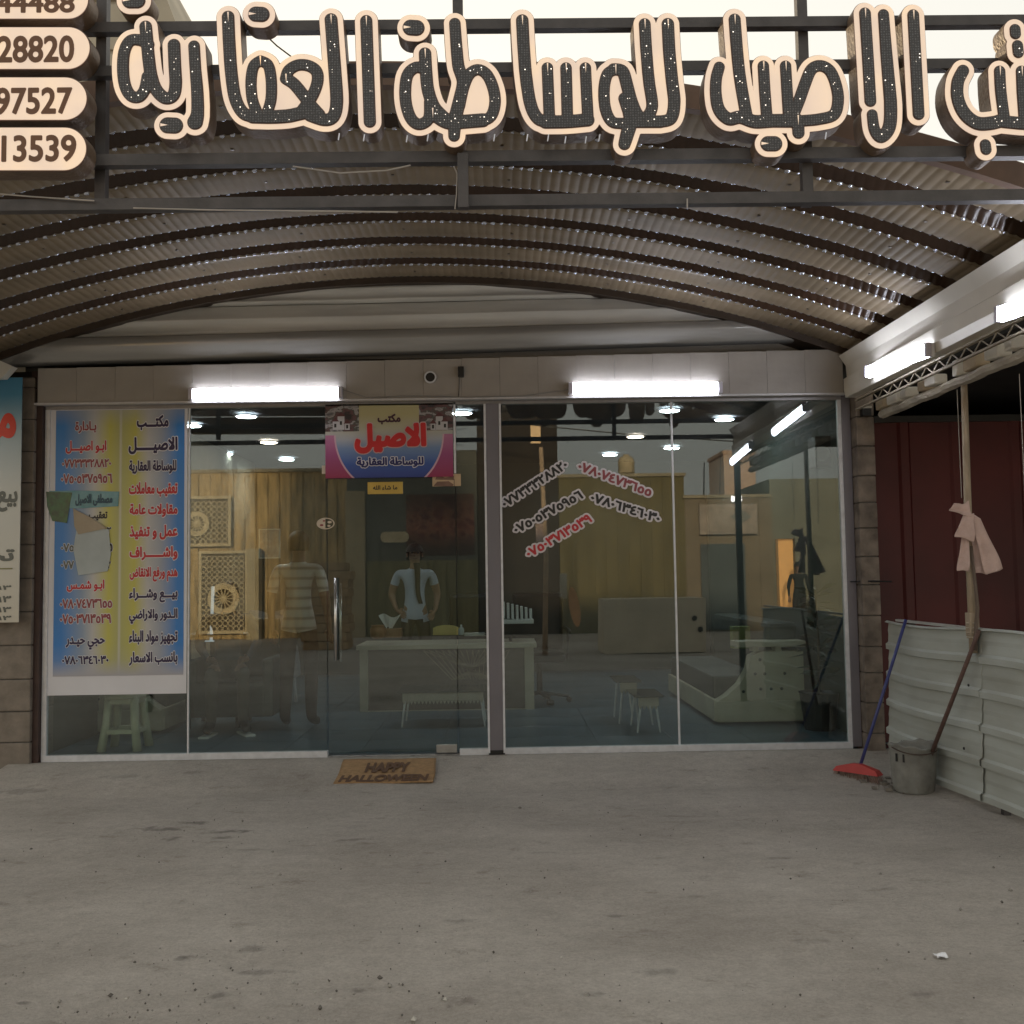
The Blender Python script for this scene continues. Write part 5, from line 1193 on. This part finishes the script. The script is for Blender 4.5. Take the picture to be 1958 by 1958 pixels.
# ================================================================ PEOPLE
SKIN = mat('skin', (.26,.15,.10), .55, 0, .05, 10); HAIR = mat('black_hair', (.012,.010,.009), .6, 0, .3, 60)
def person(label, loc, rz, J, tops, legsm, shoem, sleeve=1, hem=.86, sole=None, long_sleeve=False):
    """J: joint dictionary; the body is one skinned mesh, coloured by garment"""
    t = thing('person', label, 'person', loc, rz=rz)
    names = list(J); idx = {k: i for i, k in enumerate(names)}
    E_ = [('hip','waist'),('waist','chest'),('chest','neckb'),('neckb','neck'),('neck','head'),('head','crown')]
    for s in 'LR': E_ += [('chest','sh'+s),('sh'+s,'el'+s),('el'+s,'wr'+s),('wr'+s,'pa'+s),('hip','th'+s),('th'+s,'kn'+s),('kn'+s,'an'+s),('an'+s,'to'+s)]
    V = [J[k][0] for k in names]; RR = [J[k][1] for k in names]; edges = [(idx[a_], idx[b_]) for a_, b_ in E_]
    for s in 'LR':
        w0 = Vector(J['wr'+s][0]); p0 = Vector(J['pa'+s][0]); d = (p0 - w0).normalized(); sx = d.cross(Vector((0, 1, .2))).normalized()
        for k in range(4):
            o_ = (k-1.5)*.019; ln_ = (.066,.078,.072,.058)[k]; b0 = p0 + sx*o_ + d*.03; b1 = b0 + d*ln_*.55; b2 = b1 + (d+Vector((0,-.45,0))).normalized()*ln_*.5
            n0 = len(V); V += [b0, b1, b2]; RR += [(.010,.010),(.009,.009),(.007,.007)]; edges += [(idx['pa'+s], n0),(n0,n0+1),(n0+1,n0+2)]
        b0 = w0.lerp(p0, .5) + sx*.032*(1 if s == 'L' else -1)+d*.01; b1 = b0 + sx*.015*(1 if s == 'L' else -1) + d*.035; n0 = len(V); V += [b0,b1]; RR += [(.012,.012),(.009,.009)]; edges += [(idx['pa'+s], n0),(n0,n0+1)]
    me = bpy.data.meshes.new('body'); me.from_pydata([tuple(v_) for v_ in V], edges, []); me.update()
    o = bpy.data.objects.new('body', me); C.objects.link(o)
    sk = o.modifiers.new('skin', 'SKIN'); sk.use_smooth_shade = True; sk.branch_smoothing = .6
    sd_ = me.skin_vertices[0].data
    for i, r_ in enumerate(RR): sd_[i].radius = r_; sd_[i].use_root = (i == idx['hip'])
    sb_ = o.modifiers.new('sub', 'SUBSURF'); sb_.levels = 2; sb_.render_levels = 2
    dg = bpy.context.evaluated_depsgraph_get(); m2 = bpy.data.meshes.new_from_object(o.evaluated_get(dg)); bpy.data.objects.remove(o)
    segs_ = [(Vector(V[a_]), Vector(V[b_]), (names[a_] if a_ < len(names) else 'f', names[b_] if b_ < len(names) else 'f')) for a_, b_ in edges]
    for m_ in (SKIN, tops, legsm, shoem, HAIR): m2.materials.append(m_)
    hd = Vector(J['head'][0]); cr_ = Vector(J['crown'][0])
    for p_ in m2.polygons:
        c_ = p_.center; best = None
        for a_, b_, nm in segs_:
            d = b_ - a_; k = max(0, min(1, (c_-a_).dot(d)/(d.length_squared or 1))); dd = (c_ - a_ - d*k).length
            if best is None or dd < best[0]: best = (dd, nm, k)
        nm = best[1]; mi = 0
        if nm[0] in ('hip','waist','chest') and not nm[1].startswith('th'): mi = 1
        if nm[0] == 'neckb': mi = 0
        if nm[0].startswith('sh') or (nm[0] == 'chest' and nm[1].startswith('sh')): mi = 1 if (long_sleeve or nm[0] == 'chest' or best[2] < sleeve) else 0
        if nm[0].startswith('el') and long_sleeve: mi = 1
        if nm[0].startswith('th') or nm[1].startswith('th') or nm[0].startswith('kn'): mi = 2
        if mi == 2 and c_.z > hem and nm[1].startswith('th'): mi = 1
        if nm[0].startswith('an'): mi = 3
        p_.material_index = mi
    m2.name = 'body'; link('body', m2, None, t)
    # head details: hair cap, ears, nose
    hc = (hd + cr_) / 2
    capm = MB().grid(lambda u, v_: (hc.x + .094*math.cos(u*6.283)*math.cos(v_*1.5708), hc.y + .012 + .108*math.sin(u*6.283)*math.cos(v_*1.5708), hc.z + .005 + .10*math.sin(v_*1.5708)), 24, 8)
    capm.grid(lambda u, v_: (hc.x + .094*math.cos(-.15+u*3.44), hc.y + .012 + .106*math.sin(-.15+u*3.44), hc.z + .006 - v_*.085), 18, 3).build('hair', HAIR, t, True)
    for sx in (-1, 1): MB().lathe([(0,-.006),(.02,-.006),(.024,.0),(.018,.007),(0,.005)], n=12).build('ear', SKIN, t, True, loc=(hc.x+sx*.083, hc.y, hc.z-.03)).rotation_euler.y = R(90)
    MB().tube([(hc.x, hc.y-.085, hc.z+.0),(hc.x, hc.y-.108, hc.z-.035),(hc.x, hc.y-.09, hc.z-.045)], [.008,.013,.010], 8).build('nose', SKIN, t, True)
    for sx in (-1,1): MB().lathe([(0,0),(.011,0),(0,.006)], n=10).build('eye', BLACK, t, loc=(hc.x+sx*.032, hc.y-.088, hc.z-.004)).rotation_euler.x = R(90)
    MB().box((hc.x-.025, hc.y-.092, hc.z-.068),(hc.x+.025, hc.y-.082, hc.z-.062)).build('mouth', mat('lips', (.18,.07,.06), .6), t)
    if sole:
        for s in 'LR':
            a_ = Vector(J['an'+s][0]); b_ = Vector(J['to'+s][0]); d = (b_-a_).normalized(); d.z = 0; d.normalize(); n_ = Vector((-d.y, d.x, 0)); z0_ = min(a_.z, b_.z) - .055
            q = [a_ - d*.06 + n_*.04, a_ - d*.06 - n_*.04, b_ + d*.07 - n_*.042, b_ + d*.07 + n_*.042]
            v_ = [(p_.x, p_.y, z0_) for p_ in q] + [(p_.x, p_.y, z0_+.028) for p_ in q]; MB().add(v_, [(0,1,2,3),(7,6,5,4),(0,4,5,1),(1,5,6,2),(2,6,7,3),(3,7,4,0)]).build('shoe_sole', sole, t)
    return t
def standing(h=1.73, armsL=None, armsR=None):
    k = h/1.73
    J = {'hip':((0,0,.96),(.135,.10)),'waist':((0,0,1.10),(.125,.092)),'chest':((0,.01,1.30),(.145,.10)),'neckb':((0,.01,1.44),(.062,.058)),'neck':((0,0,1.50),(.052,.054)),'head':((0,-.012,1.575),(.072,.088)),'crown':((0,0,1.665),(.066,.078))}
    for s, sx in (('L',-1),('R',1)):
        J.update({'sh'+s:((sx*.185,.01,1.40),(.062,.06)),'el'+s:((sx*.25,.03,1.12),(.045,.045)),'wr'+s:((sx*.26,-.04,.88),(.028,.024)),'pa'+s:((sx*.262,-.06,.82),(.036,.016)),
                  'th'+s:((sx*.095,0,.86),(.088,.09)),'kn'+s:((sx*.11,-.005,.50),(.064,.066)),'an'+s:((sx*.12,.03,.09),(.045,.05)),'to'+s:((sx*.14,-.11,.045),(.042,.032))})
    if armsL: J.update(armsL)
    if armsR: J.update(armsR)
    return {a_: (tuple(c_*k for c_ in b_[0]), tuple(c_*k for c_ in b_[1])) for a_, b_ in J.items()}
shirt = bpy.data.materials.new('white_shirt_reflected_bands'); shirt.use_nodes = True  # bands reflected from the street are put into the shirt colour
_n = shirt.node_tree; _tc = _n.nodes.new('ShaderNodeTexCoord'); _w = _n.nodes.new('ShaderNodeTexWave'); _w.bands_direction = 'Z'; _w.inputs['Scale'].default_value = 3.6; _w.inputs['Distortion'].default_value = .4
_n.links.new(_tc.outputs['Object'], _w.inputs['Vector']); _n.links.new(rmp(_n, _w.outputs[0], [(.0, (.30,.26,.24)), (.35, (.58,.54,.50)), (1, (.62,.58,.54))]), _n.nodes['Principled BSDF'].inputs['Base Color'])
p = fz(572, 1392)
person('man in a pale shirt (reflected bands put into its colour) and dark trousers standing with his back to the glass', (p.x, p.y, .112), R(172), standing(1.74), shirt, mat('dark_trousers', (.03,.022,.022), .8, 0, .1, 10), BLACK, .8, .84)
ph = DY + 1.05; p = at(794, 1200, ph)
dp_ = person('person in a pale blue polo shirt standing behind the desk, arms bent', (p.x, ph, .112), R(8), standing(1.68,
       {'elL':((-.26,.05,1.15),(.045,.045)),'wrL':((-.21,-.10,.99),(.028,.024)),'paL':((-.17,-.15,.96),(.036,.016))}, {'elR':((.255,.05,1.15),(.045,.045)),'wrR':((.22,-.08,.98),(.028,.024)),'paR':((.19,-.12,.94),(.036,.016))}),
       mat('pale_blue_cotton', (.42,.46,.54), .8, 0, .08, 6), mat('dark_trousers', (.03,.022,.022)), BLACK, .55, .84)
MB().grid(lambda u, v_: (.01 + .05*v_*v_ + (u-.5)*(.065-.02*v_) + .01*math.sin(v_*6), -.125 - .008*math.sin(u*3.14) + .02*v_, 1.46 - v_*.44), 6, 10).build('dark_neck_strip', HAIR, dp_, True)  # narrow dark strip hanging from neck to waist
# seated man at the left, only legs and shoes clearly seen
p = fz(420, 1412)
sj = {'hip':((0,.25,.52),(.13,.11)),'waist':((0,.27,.66),(.125,.10)),'chest':((0,.30,.88),(.145,.10)),'neckb':((0,.29,1.02),(.062,.058)),'neck':((0,.27,1.08),(.052,.054)),'head':((0,.25,1.15),(.072,.088)),'crown':((0,.26,1.24),(.066,.078))}
for s, sx in (('L',-1),('R',1)):
    sj.update({'sh'+s:((sx*.185,.30,.98),(.062,.06)),'el'+s:((sx*.25,.20,.74),(.045,.045)),'wr'+s:((sx*.16,.0,.62),(.028,.024)),'pa'+s:((sx*.13,-.06,.62),(.036,.016)),
               'th'+s:((sx*.10,.12,.52),(.085,.085)),'kn'+s:((sx*.13,-.20,.50),(.062,.064)),'an'+s:((sx*.13,-.12,.09),(.045,.05)),'to'+s:((sx*.17,-.26,.045),(.042,.032))})
person('seated person in dark clothes and black sneakers beside the tall poster', (p.x-.02, p.y+.32, .112), R(14), sj, mat('slate_jacket', (.05,.06,.075), .8, 0, .2, 10), mat('brown_trousers', (.085,.075,.06), .8, 0, .2, 8), BLACK, 1, .5, WHITEP, True)
stc = thing('armchair', 'dark armchair carrying the seated person', 'chair', (p.x-.02, p.y+.66, .112)); box('seat', (-.32,-.3,.12),(.32,.3,.42), DKF, stc, .03); box('backrest', (-.32,.22,.42),(.32,.34,.95), DKF, stc, .04)
for sx in (-1,1): box('armrest', (sx*.33-.05,-.3,.12),(sx*.33+.05,.3,.62), DKF, stc, .03)
# blue-grey coat over a chair between the two men
p = fz(510, 1352)
cc_ = thing('chair_with_cover', 'chair draped with a pale grey and blue cover beside the standing man', 'chair', (p.x, p.y, .112))
for sx in (-.2,.2):
    for sy in (0,.36): MB().bar((sx,sy,.4),(sx*1.15,sy,0),.014,8).build('leg', ALU, cc_)
cvm = mat('grey_blue_cover', (.10,.14,.19), .8, 0, .4, 3, col2=(.34,.32,.31))
def cvf(u, v_):
    a_ = u*6.283; r_ = .30 - .09*v_ + .02*math.sin(a_*3+v_*4); return (r_*math.cos(a_), .18+r_*.8*math.sin(a_), .30 + v_*.66 + .03*math.sin(a_*2))
MB().grid(cvf, 32, 12).build('cover', cvm, cc_, True)

# ================================================================ ACROSS THE STREET (seen reflected in the glass)
FD = 25.0; FY = -(FD - 7.7)
def mx(px, py=1100, d=FD): return mir(px, py, d).x
def mz(px, py, d=FD): return mir(px, py, d).z
yel = mat('yellowed_cladding', (.46,.33,.15), .8, 0, .45, 2.5, .2, 10, stretch=(3,1,.5)); olv = mat('olive_cladding', (.15,.125,.055), .8, 0, .2, 1.2, .2, 10, stretch=(3,1,.5))
def cladding(name, lab, px0, px1, pyt, m, cat='wall', d=FD, pitch=.28, rib=.04):
    X0, X1 = mx(px0, d=d), mx(px1, d=d); zt = mz((px0+px1)/2, pyt, d); Y = -(d-7.7)
    t = thing(name, lab, cat, (X0, Y, 0)); box('wall_core', (0, -.6, 0), (X1-X0, -.001, zt), m, t); x = .02
    while x < X1-X0-.1:
        box('cladding_rib', (x, 0, 0), (x+pitch*.35, rib, zt-.03), m, t); x += pitch
    box('coping', (-.04,-.62,zt+.001),(X1-X0+.04,.06,zt+.08), mat('dusty_coping', (.32,.28,.2), .9), t)
    return t
cladding('clad_facade', 'yellow brown ribbed facade across the street, reflected in the left panes', 60, 664, 905, yel)
dk1 = mat('dark_brown_wall', (.045,.035,.028), .9, 0, .2, 1)
X0, X1 = mx(915), mx(1070); t = thing('dark_tall_building', 'tall dark building across the street, reflected right of the centre post', 'building', (X0, FY, 0))
box('wall', (0,-5,0),(X1-X0,0,7.2), dk1, t); box('roof', (-.1,-5.1,7.201),(X1-X0+.1,.1,7.35), dk1, t); a = mz(1030, 848); b = mz(1030, 812)
box('lit_window', (mx(1019)-X0, .001, a), (mx(1038)-X0, .03, b), mat('lit_window_warm', (.7,.5,.3), .5, emit=(1,.55,.2), estr=.7), t)
X0, X1 = mx(664), mx(914); t = thing('beige_shop_building', 'beige shop building with a large dark red poster, reflected in the glass door', 'building', (X0, FY, 0)); 
bgm = mat('beige_plaster', (.42,.35,.22), .85, 0, .15, 1.5, .2, 10)
zt = mz(780, 862); box('wall', (0,-4,0),(X1-X0,0,zt), mat('dim_blue_wall', (.14,.14,.12), .85, 0, .2, 1), t)
box('pilaster', (0, .001, 0),(mx(700)-X0,.22,mz(700,940)), bgm, t); box('wainscot', (mx(701)-X0,.001,0),(X1-X0,.05,mz(800,1072)), mat('greenish_cladding', (.24,.22,.11), .8, 0, .2, 2, stretch=(4,1,.5)), t)
x = mx(701)-X0+.03
while x < X1-X0-.1: box('cladding_rib', (x,.0505,0),(x+.1,.09,mz(800,1072)-.02), MATS['greenish_cladding'], t); x += .3
pst = thing('red_poster_board', 'large dark red poster board on the beige shop building', 'board', (mx(778), FY+.02, 0))
def redp(n, u, v_, uv):
    z = n.nodes.new('ShaderNodeTexNoise'); z.inputs['Scale'].default_value = 5; z.inputs['Detail'].default_value = 3; n.links.new(uv, z.inputs['Vector'])
    return mixc(n, rmp(n, v_, [(.1,(.9,.9,.9)),(.45,(.2,.2,.2)),(.9,(.8,.8,.8))]), rmp(n, z.outputs[0], [(.35,(.20,.03,.025)),(.5,(.40,.16,.10)),(.6,(.16,.02,.02))]), (.03,.018,.015))
me_ = uvrect('print', 0, mx(908)-mx(778), mz(840,1062), mz(840,945), 0, printmat('red_poster_print', redp, .6), pst, -.03)
pst.rotation_euler.z = 0
o = thing('pill_sign', 'cream pill shaped sign across the street, reflected in the glass door', 'sign', (mx(755), FY+.3, mz(755,1028))); link('plate', shape_mesh([[(-.18+.13*math.cos(a_)-.2*0, .13*math.sin(a_)) for a_ in np.linspace(1.57,4.71,10)] + [(.25+.13*math.cos(a_), .13*math.sin(a_)) for a_ in np.linspace(-1.57,1.57,10)]], .04), mat('sign_cream', (.55,.47,.30), .6), o)
# carved lattice panels
def lattice(px0, px1, pyt, pyb, lab, ros):
    X0, X1 = mx(px0), mx(px1); z0, z1 = mz(px0, pyb), mz(px0, pyt); W_, H_ = X1-X0, z1-z0; z0 = max(z0, .02)
    t = thing('carved_lattice_panel', lab, 'panel', (X0, FY+.14, z0)); lm = mat('lattice_cream', (.58,.48,.30), .7, 0, .1, 5)
    fw = .07
    for a_, b_ in (((0,0,0),(W_,.05,fw)),((0,0,H_-fw),(W_,.05,H_)),((0,0,fw+.001),(fw,.05,H_-fw-.001)),((W_-fw,0,fw+.001),(W_,.05,H_-fw-.001))): box('frame_bar', a_, b_, lm, t)
    box('dark_back', (fw,-.02,fw),(W_-fw,-.005,H_-fw), mat('lattice_shadow', (.12,.09,.05), .9), t)
    cx, cz, rr = W_*ros[0], H_*ros[1], ros[2]
    ring('rosette_ring', lm, (cx,.045,cz), rr, rr*.62, .03, t, 28); MB().lathe([(0,0),(.08,0),(.07,.03),(0,.04)], n=16).build('rosette_hub', lm, t, loc=(cx,.02,cz)).rotation_euler.x = R(-90)
    for k in range(14):
        a_ = 6.283*k/14; MB().bar((cx+.06*math.cos(a_),.03,cz+.06*math.sin(a_)),(cx+rr*.64*math.cos(a_),.03,cz+rr*.64*math.sin(a_)),.014).build('spoke', lm, t)
    mb = MB(); rnd = random.Random(px0); n_ = 0
    for gx_ in np.arange(fw+.05, W_-fw, .13):
        for gz_ in np.arange(fw+.05, H_-fw, .13):
            if math.hypot(gx_-cx, gz_-cz) < rr: continue
            mb2 = None
            a0 = rnd.random()*6; r_ = .062; pts = [(gx_+r_*math.cos(a0+k*1.047), gz_+r_*math.sin(a0+k*1.047)) for k in range(6)]
            for k in range(6): p0_, p1_ = pts[k], pts[(k+1)%6]; mb.bar((p0_[0],.02,p0_[1]),(p1_[0],.02,p1_[1]),.011)
    mb.build('lattice_web', lm, t)
    return t
lattice(362, 445, 950, 1046, 'upper carved lattice panel with a rosette on the yellow facade', (.22,.45,.30)); lattice(384, 478, 1054, 1212, 'lower carved lattice panel with a round rosette standing on the pavement', (.5,.42,.38))
box_ = box('gate_pillar', (mx(480), FY+.1, 0), (mx(503), FY+.45, mz(490,1050)), bgm); tag(box_, 'beige gate pillar beside the lower lattice panel', 'pillar')
# stack of boards
sx0, sx1 = mx(575, d=20.6), mx(664, d=20.6); stt = thing('plank_stack', 'tall stack of wide brown planks across the street, reflected behind the door handle', 'stack', (sx0, -12.9, 0)); zz = 0
bm3 = mat('brown_plank', (.40,.27,.14), .8, 0, .25, 2, .2, 20)
k = 0
while zz < 1.75:
    box('plank', (random.uniform(-.05,.05), random.uniform(-.03,.03)-.8, zz),(sx1-sx0+random.uniform(-.06,.06), random.uniform(-.04,.04), zz+.168), bm3, stt, .015); zz += .175
# olive corrugated fence, water tank, low shops
cladding('olive_fence', 'olive ribbed sheet fence across the street, reflected behind the phone numbers', 1071, 1312, 912, olv, 'fence')
wt = thing('water_tank', 'round pale water tank on the roof across the street', 'tank', (mx(1206), FY-.4, mz(1206,908)+.08)); MB().lathe([(.20,0),(.21,.03),(.2,.18),(.21,.2),(.2,.34),(.15,.40),(.08,.43),(.08,.47),(.0,.47)], n=24).build('tank_body', mat('tank_beige', (.50,.42,.28), .7), wt, True)
cladding('low_shop', 'low grey brown shop with a sign board, reflected in the right pane', 1312, 1476, 952, mat('grey_brown_plaster', (.22,.18,.13), .85, 0, .2, 1.2, .2, 10), 'building', pitch=.9, rib=.02)
sb2 = thing('shop_sign_board', 'faded sign board across the street with a diamond drawing', 'sign', (mx(1338), FY+.08, 0)); w_ = mx(1448)-mx(1338); z0_, z1_ = mz(1390,1022), mz(1390,965)
box('board', (0,0,z0_),(w_,.08,z1_), mat('faded_board', (.34,.29,.25), .7, 0, .25, 4), sb2); link('diamond', shape_mesh([[(0,-.17),(.26,0),(0,.17),(-.26,0)]], .02), mat('faded_blue', (.2,.21,.2), .7), sb2, (w_*.72,.082,(z0_+z1_)/2+.06))
wq = thing('lit_digit_sign', 'tiny white lit sign of four figures across the street', 'sign', (mx(1405), FY+.25, mz(1405,955)))
F8, gx_, gy_, hh_, bb_ = text_field('8888'); lo = [[((x-bb_[0])*-.13+.16, (y-bb_[2])*.2-.07) for x, y in l][::-1] for l in contours(F8, .04, gx_, gy_, hh_)]
link('digits', shape_mesh(lo, .02), mat('lit_digits', (1,1,1), .5, emit=(1,.97,1), estr=6), wq)
o = box('shutter', (mx(1340), FY+.03, .05),(mx(1425), FY+.06, mz(1380,1040)), mat('blue_grey_shutter', (.07,.09,.10), .6, 0, .2, 3)); tag(o, 'dark blue grey shutter of the low shop across the street', 'shutter')
X0, X1 = mx(1476), mx(1840); t = thing('far_right_building', 'dim grey building across the street with an orange lit doorway', 'building', (X0, FY, 0)); zt = mz(1550, 915)
gm_ = mat('dim_grey_plaster', (.20,.20,.16), .85, 0, .15, 1.5)
xa_, xb_ = mx(1484)-X0, mx(1522)-X0; zd = mz(1500,1030)
box('wall', (0,-3,0),(xa_,0,zt), gm_, t); box('wall', (xb_,-3,0),(X1-X0,0,zt), gm_, t); box('lintel', (xa_,-3,zd),(xb_,0,zt), gm_, t); box('lit_back_wall', (xa_-.0,-.30,0),(xb_+.0,-.2,zd), mat('lit_orange_wall', (.7,.4,.15), .7, emit=(1,.48,.14), estr=.9), t)
box('door_frame', (xa_,.001,0),(xa_+.06,.05,zd), mat('wood_frame', (.35,.2,.08)), t)
person('man in a dark coat standing in the orange lit doorway across the street', (X0+(xa_+xb_)/2+.1, FY+.7, 0), R(180), standing(1.66), mat('dark_coat', (.02,.02,.02), .8), mat('dark_trousers', (.03,.022,.022)), BLACK, 1, .6, None, True)
for px, pyt, r_, lab in ((1335, 885, .035, 'dark flag pole across the street'), (1366, 862, .02, 'thin leaning antenna across the street'), (1398, 872, .05, 'short dark mast on the low shop')):
    a = mir(px, 940, FD+1); o = MB().bar((a.x, -(FD-6.7), 0), (mir(px+4, pyt, FD+1).x+.1, -(FD-6.7), mir(px, pyt, FD+1).z), r_, 6, r_*.4).build('mast', BLACK); tag(o, lab, 'mast')
a = mir(1412, 900, 42); fb = thing('far_house', 'pinkish house far across the street', 'house', (a.x, -34.3, 0)); box('wall', (-.6,-3,0),(.7,0,mir(1412,868,42).z), mat('pink_plaster', (.5,.36,.28), .8), fb); box('parapet', (-.65,-3.05,mir(1412,868,42).z+.001),(.75,.05,mir(1412,868,42).z+.15), MATS['pink_plaster'], fb)
for k_, (xa, za_, xb, zb_) in enumerate(((-12, 7.5, 14, 4.2), (-6, 8.2, 16, 5.0), (-14, 6.4, 12, 6.8))):
    o = MB().tube([(xa+(xb-xa)*q/12, -15-k_, za_+(zb_-za_)*q/12 - 1.1*math.sin(math.pi*q/12)) for q in range(13)], .015, 5).build('power_cable', BLACK); tag(o, ('lowest sagging', 'highest sagging', 'rearmost sagging')[k_] + ' overhead cable above the street', 'cable', 'overhead cables above the street')
# utility pole with odds and ends
a = mir(1045, 1240, 18.3); up = thing('street_post', 'pale post hung with cloth and an orange board, reflected right of the centre post', 'post', (a.x, a.y, 0)); MB().tube([(-.03,0,0),(.02,0,1.8),(-.04,0,mir(1040,855,18.3).z)], [.05,.045,.04], 8).build('shaft', mat('post_pale', (.5,.36,.24), .8, 0, .2, 10), up, True)
link('orange_board', shape_mesh([ell(0,0,.09,.36,20)], .05), mat('orange_board', (.6,.3,.12), .6), up, (mir(1098,1160,18.3).x-a.x, .05, mir(1098,1160,18.3).z)).rotation_euler.y = R(-8)
box('white_jug', (.25,.0,1.0),(.38,.12,1.45), mat('jug', (.5,.45,.35), .6), up, .03); MB().grid(lambda u, v_: (-.16+.2*u, .05+.04*math.sin(v_*6), 1.9+v_*.5-.1*u), 6, 6).build('hung_cloth', cl, up)
a = mir(1155, 1242, 18.3); b = mir(1352, 1240, 18.3); z_ = mir(1250, 1146, 18.3).z
tc_ = thing('covered_crate', 'large crate under a cream tarpaulin across the street', 'crate', (a.x, a.y, 0)); tmm = mat('cream_tarpaulin', (.64,.56,.43), .8, 0, .12, 2, .4, 6)
def tarp(u, v_):
    a_ = u*4; W2 = b.x-a.x; sd2 = int(a_) % 4; q = a_-int(a_); P4 = [(0,0),(W2,0),(W2,-.9),(0,-.9),(0,0)]; x = P4[sd2][0]+(P4[sd2+1][0]-P4[sd2][0])*q; y = P4[sd2][1]+(P4[sd2+1][1]-P4[sd2][1])*q
    return (x+.03*math.sin(u*40)*(1-v_), y+.03*math.cos(u*33)*(1-v_), v_*z_+.02*math.sin(u*9))
MB().grid(tarp, 64, 8).build('tarpaulin', tmm, tc_, True); box('tarpaulin_top', (.0,-.9,z_-.02),(b.x-a.x,0,z_+.015), tmm, tc_, .02)
for (x_, z2) in ((1.62,.62),(1.72,.42)): MB().lathe([(0,0),(.05,0),(0,.01)], n=9).build('hole', BLACK, tc_, loc=(x_, .035, z2)).rotation_euler.x = R(-90)
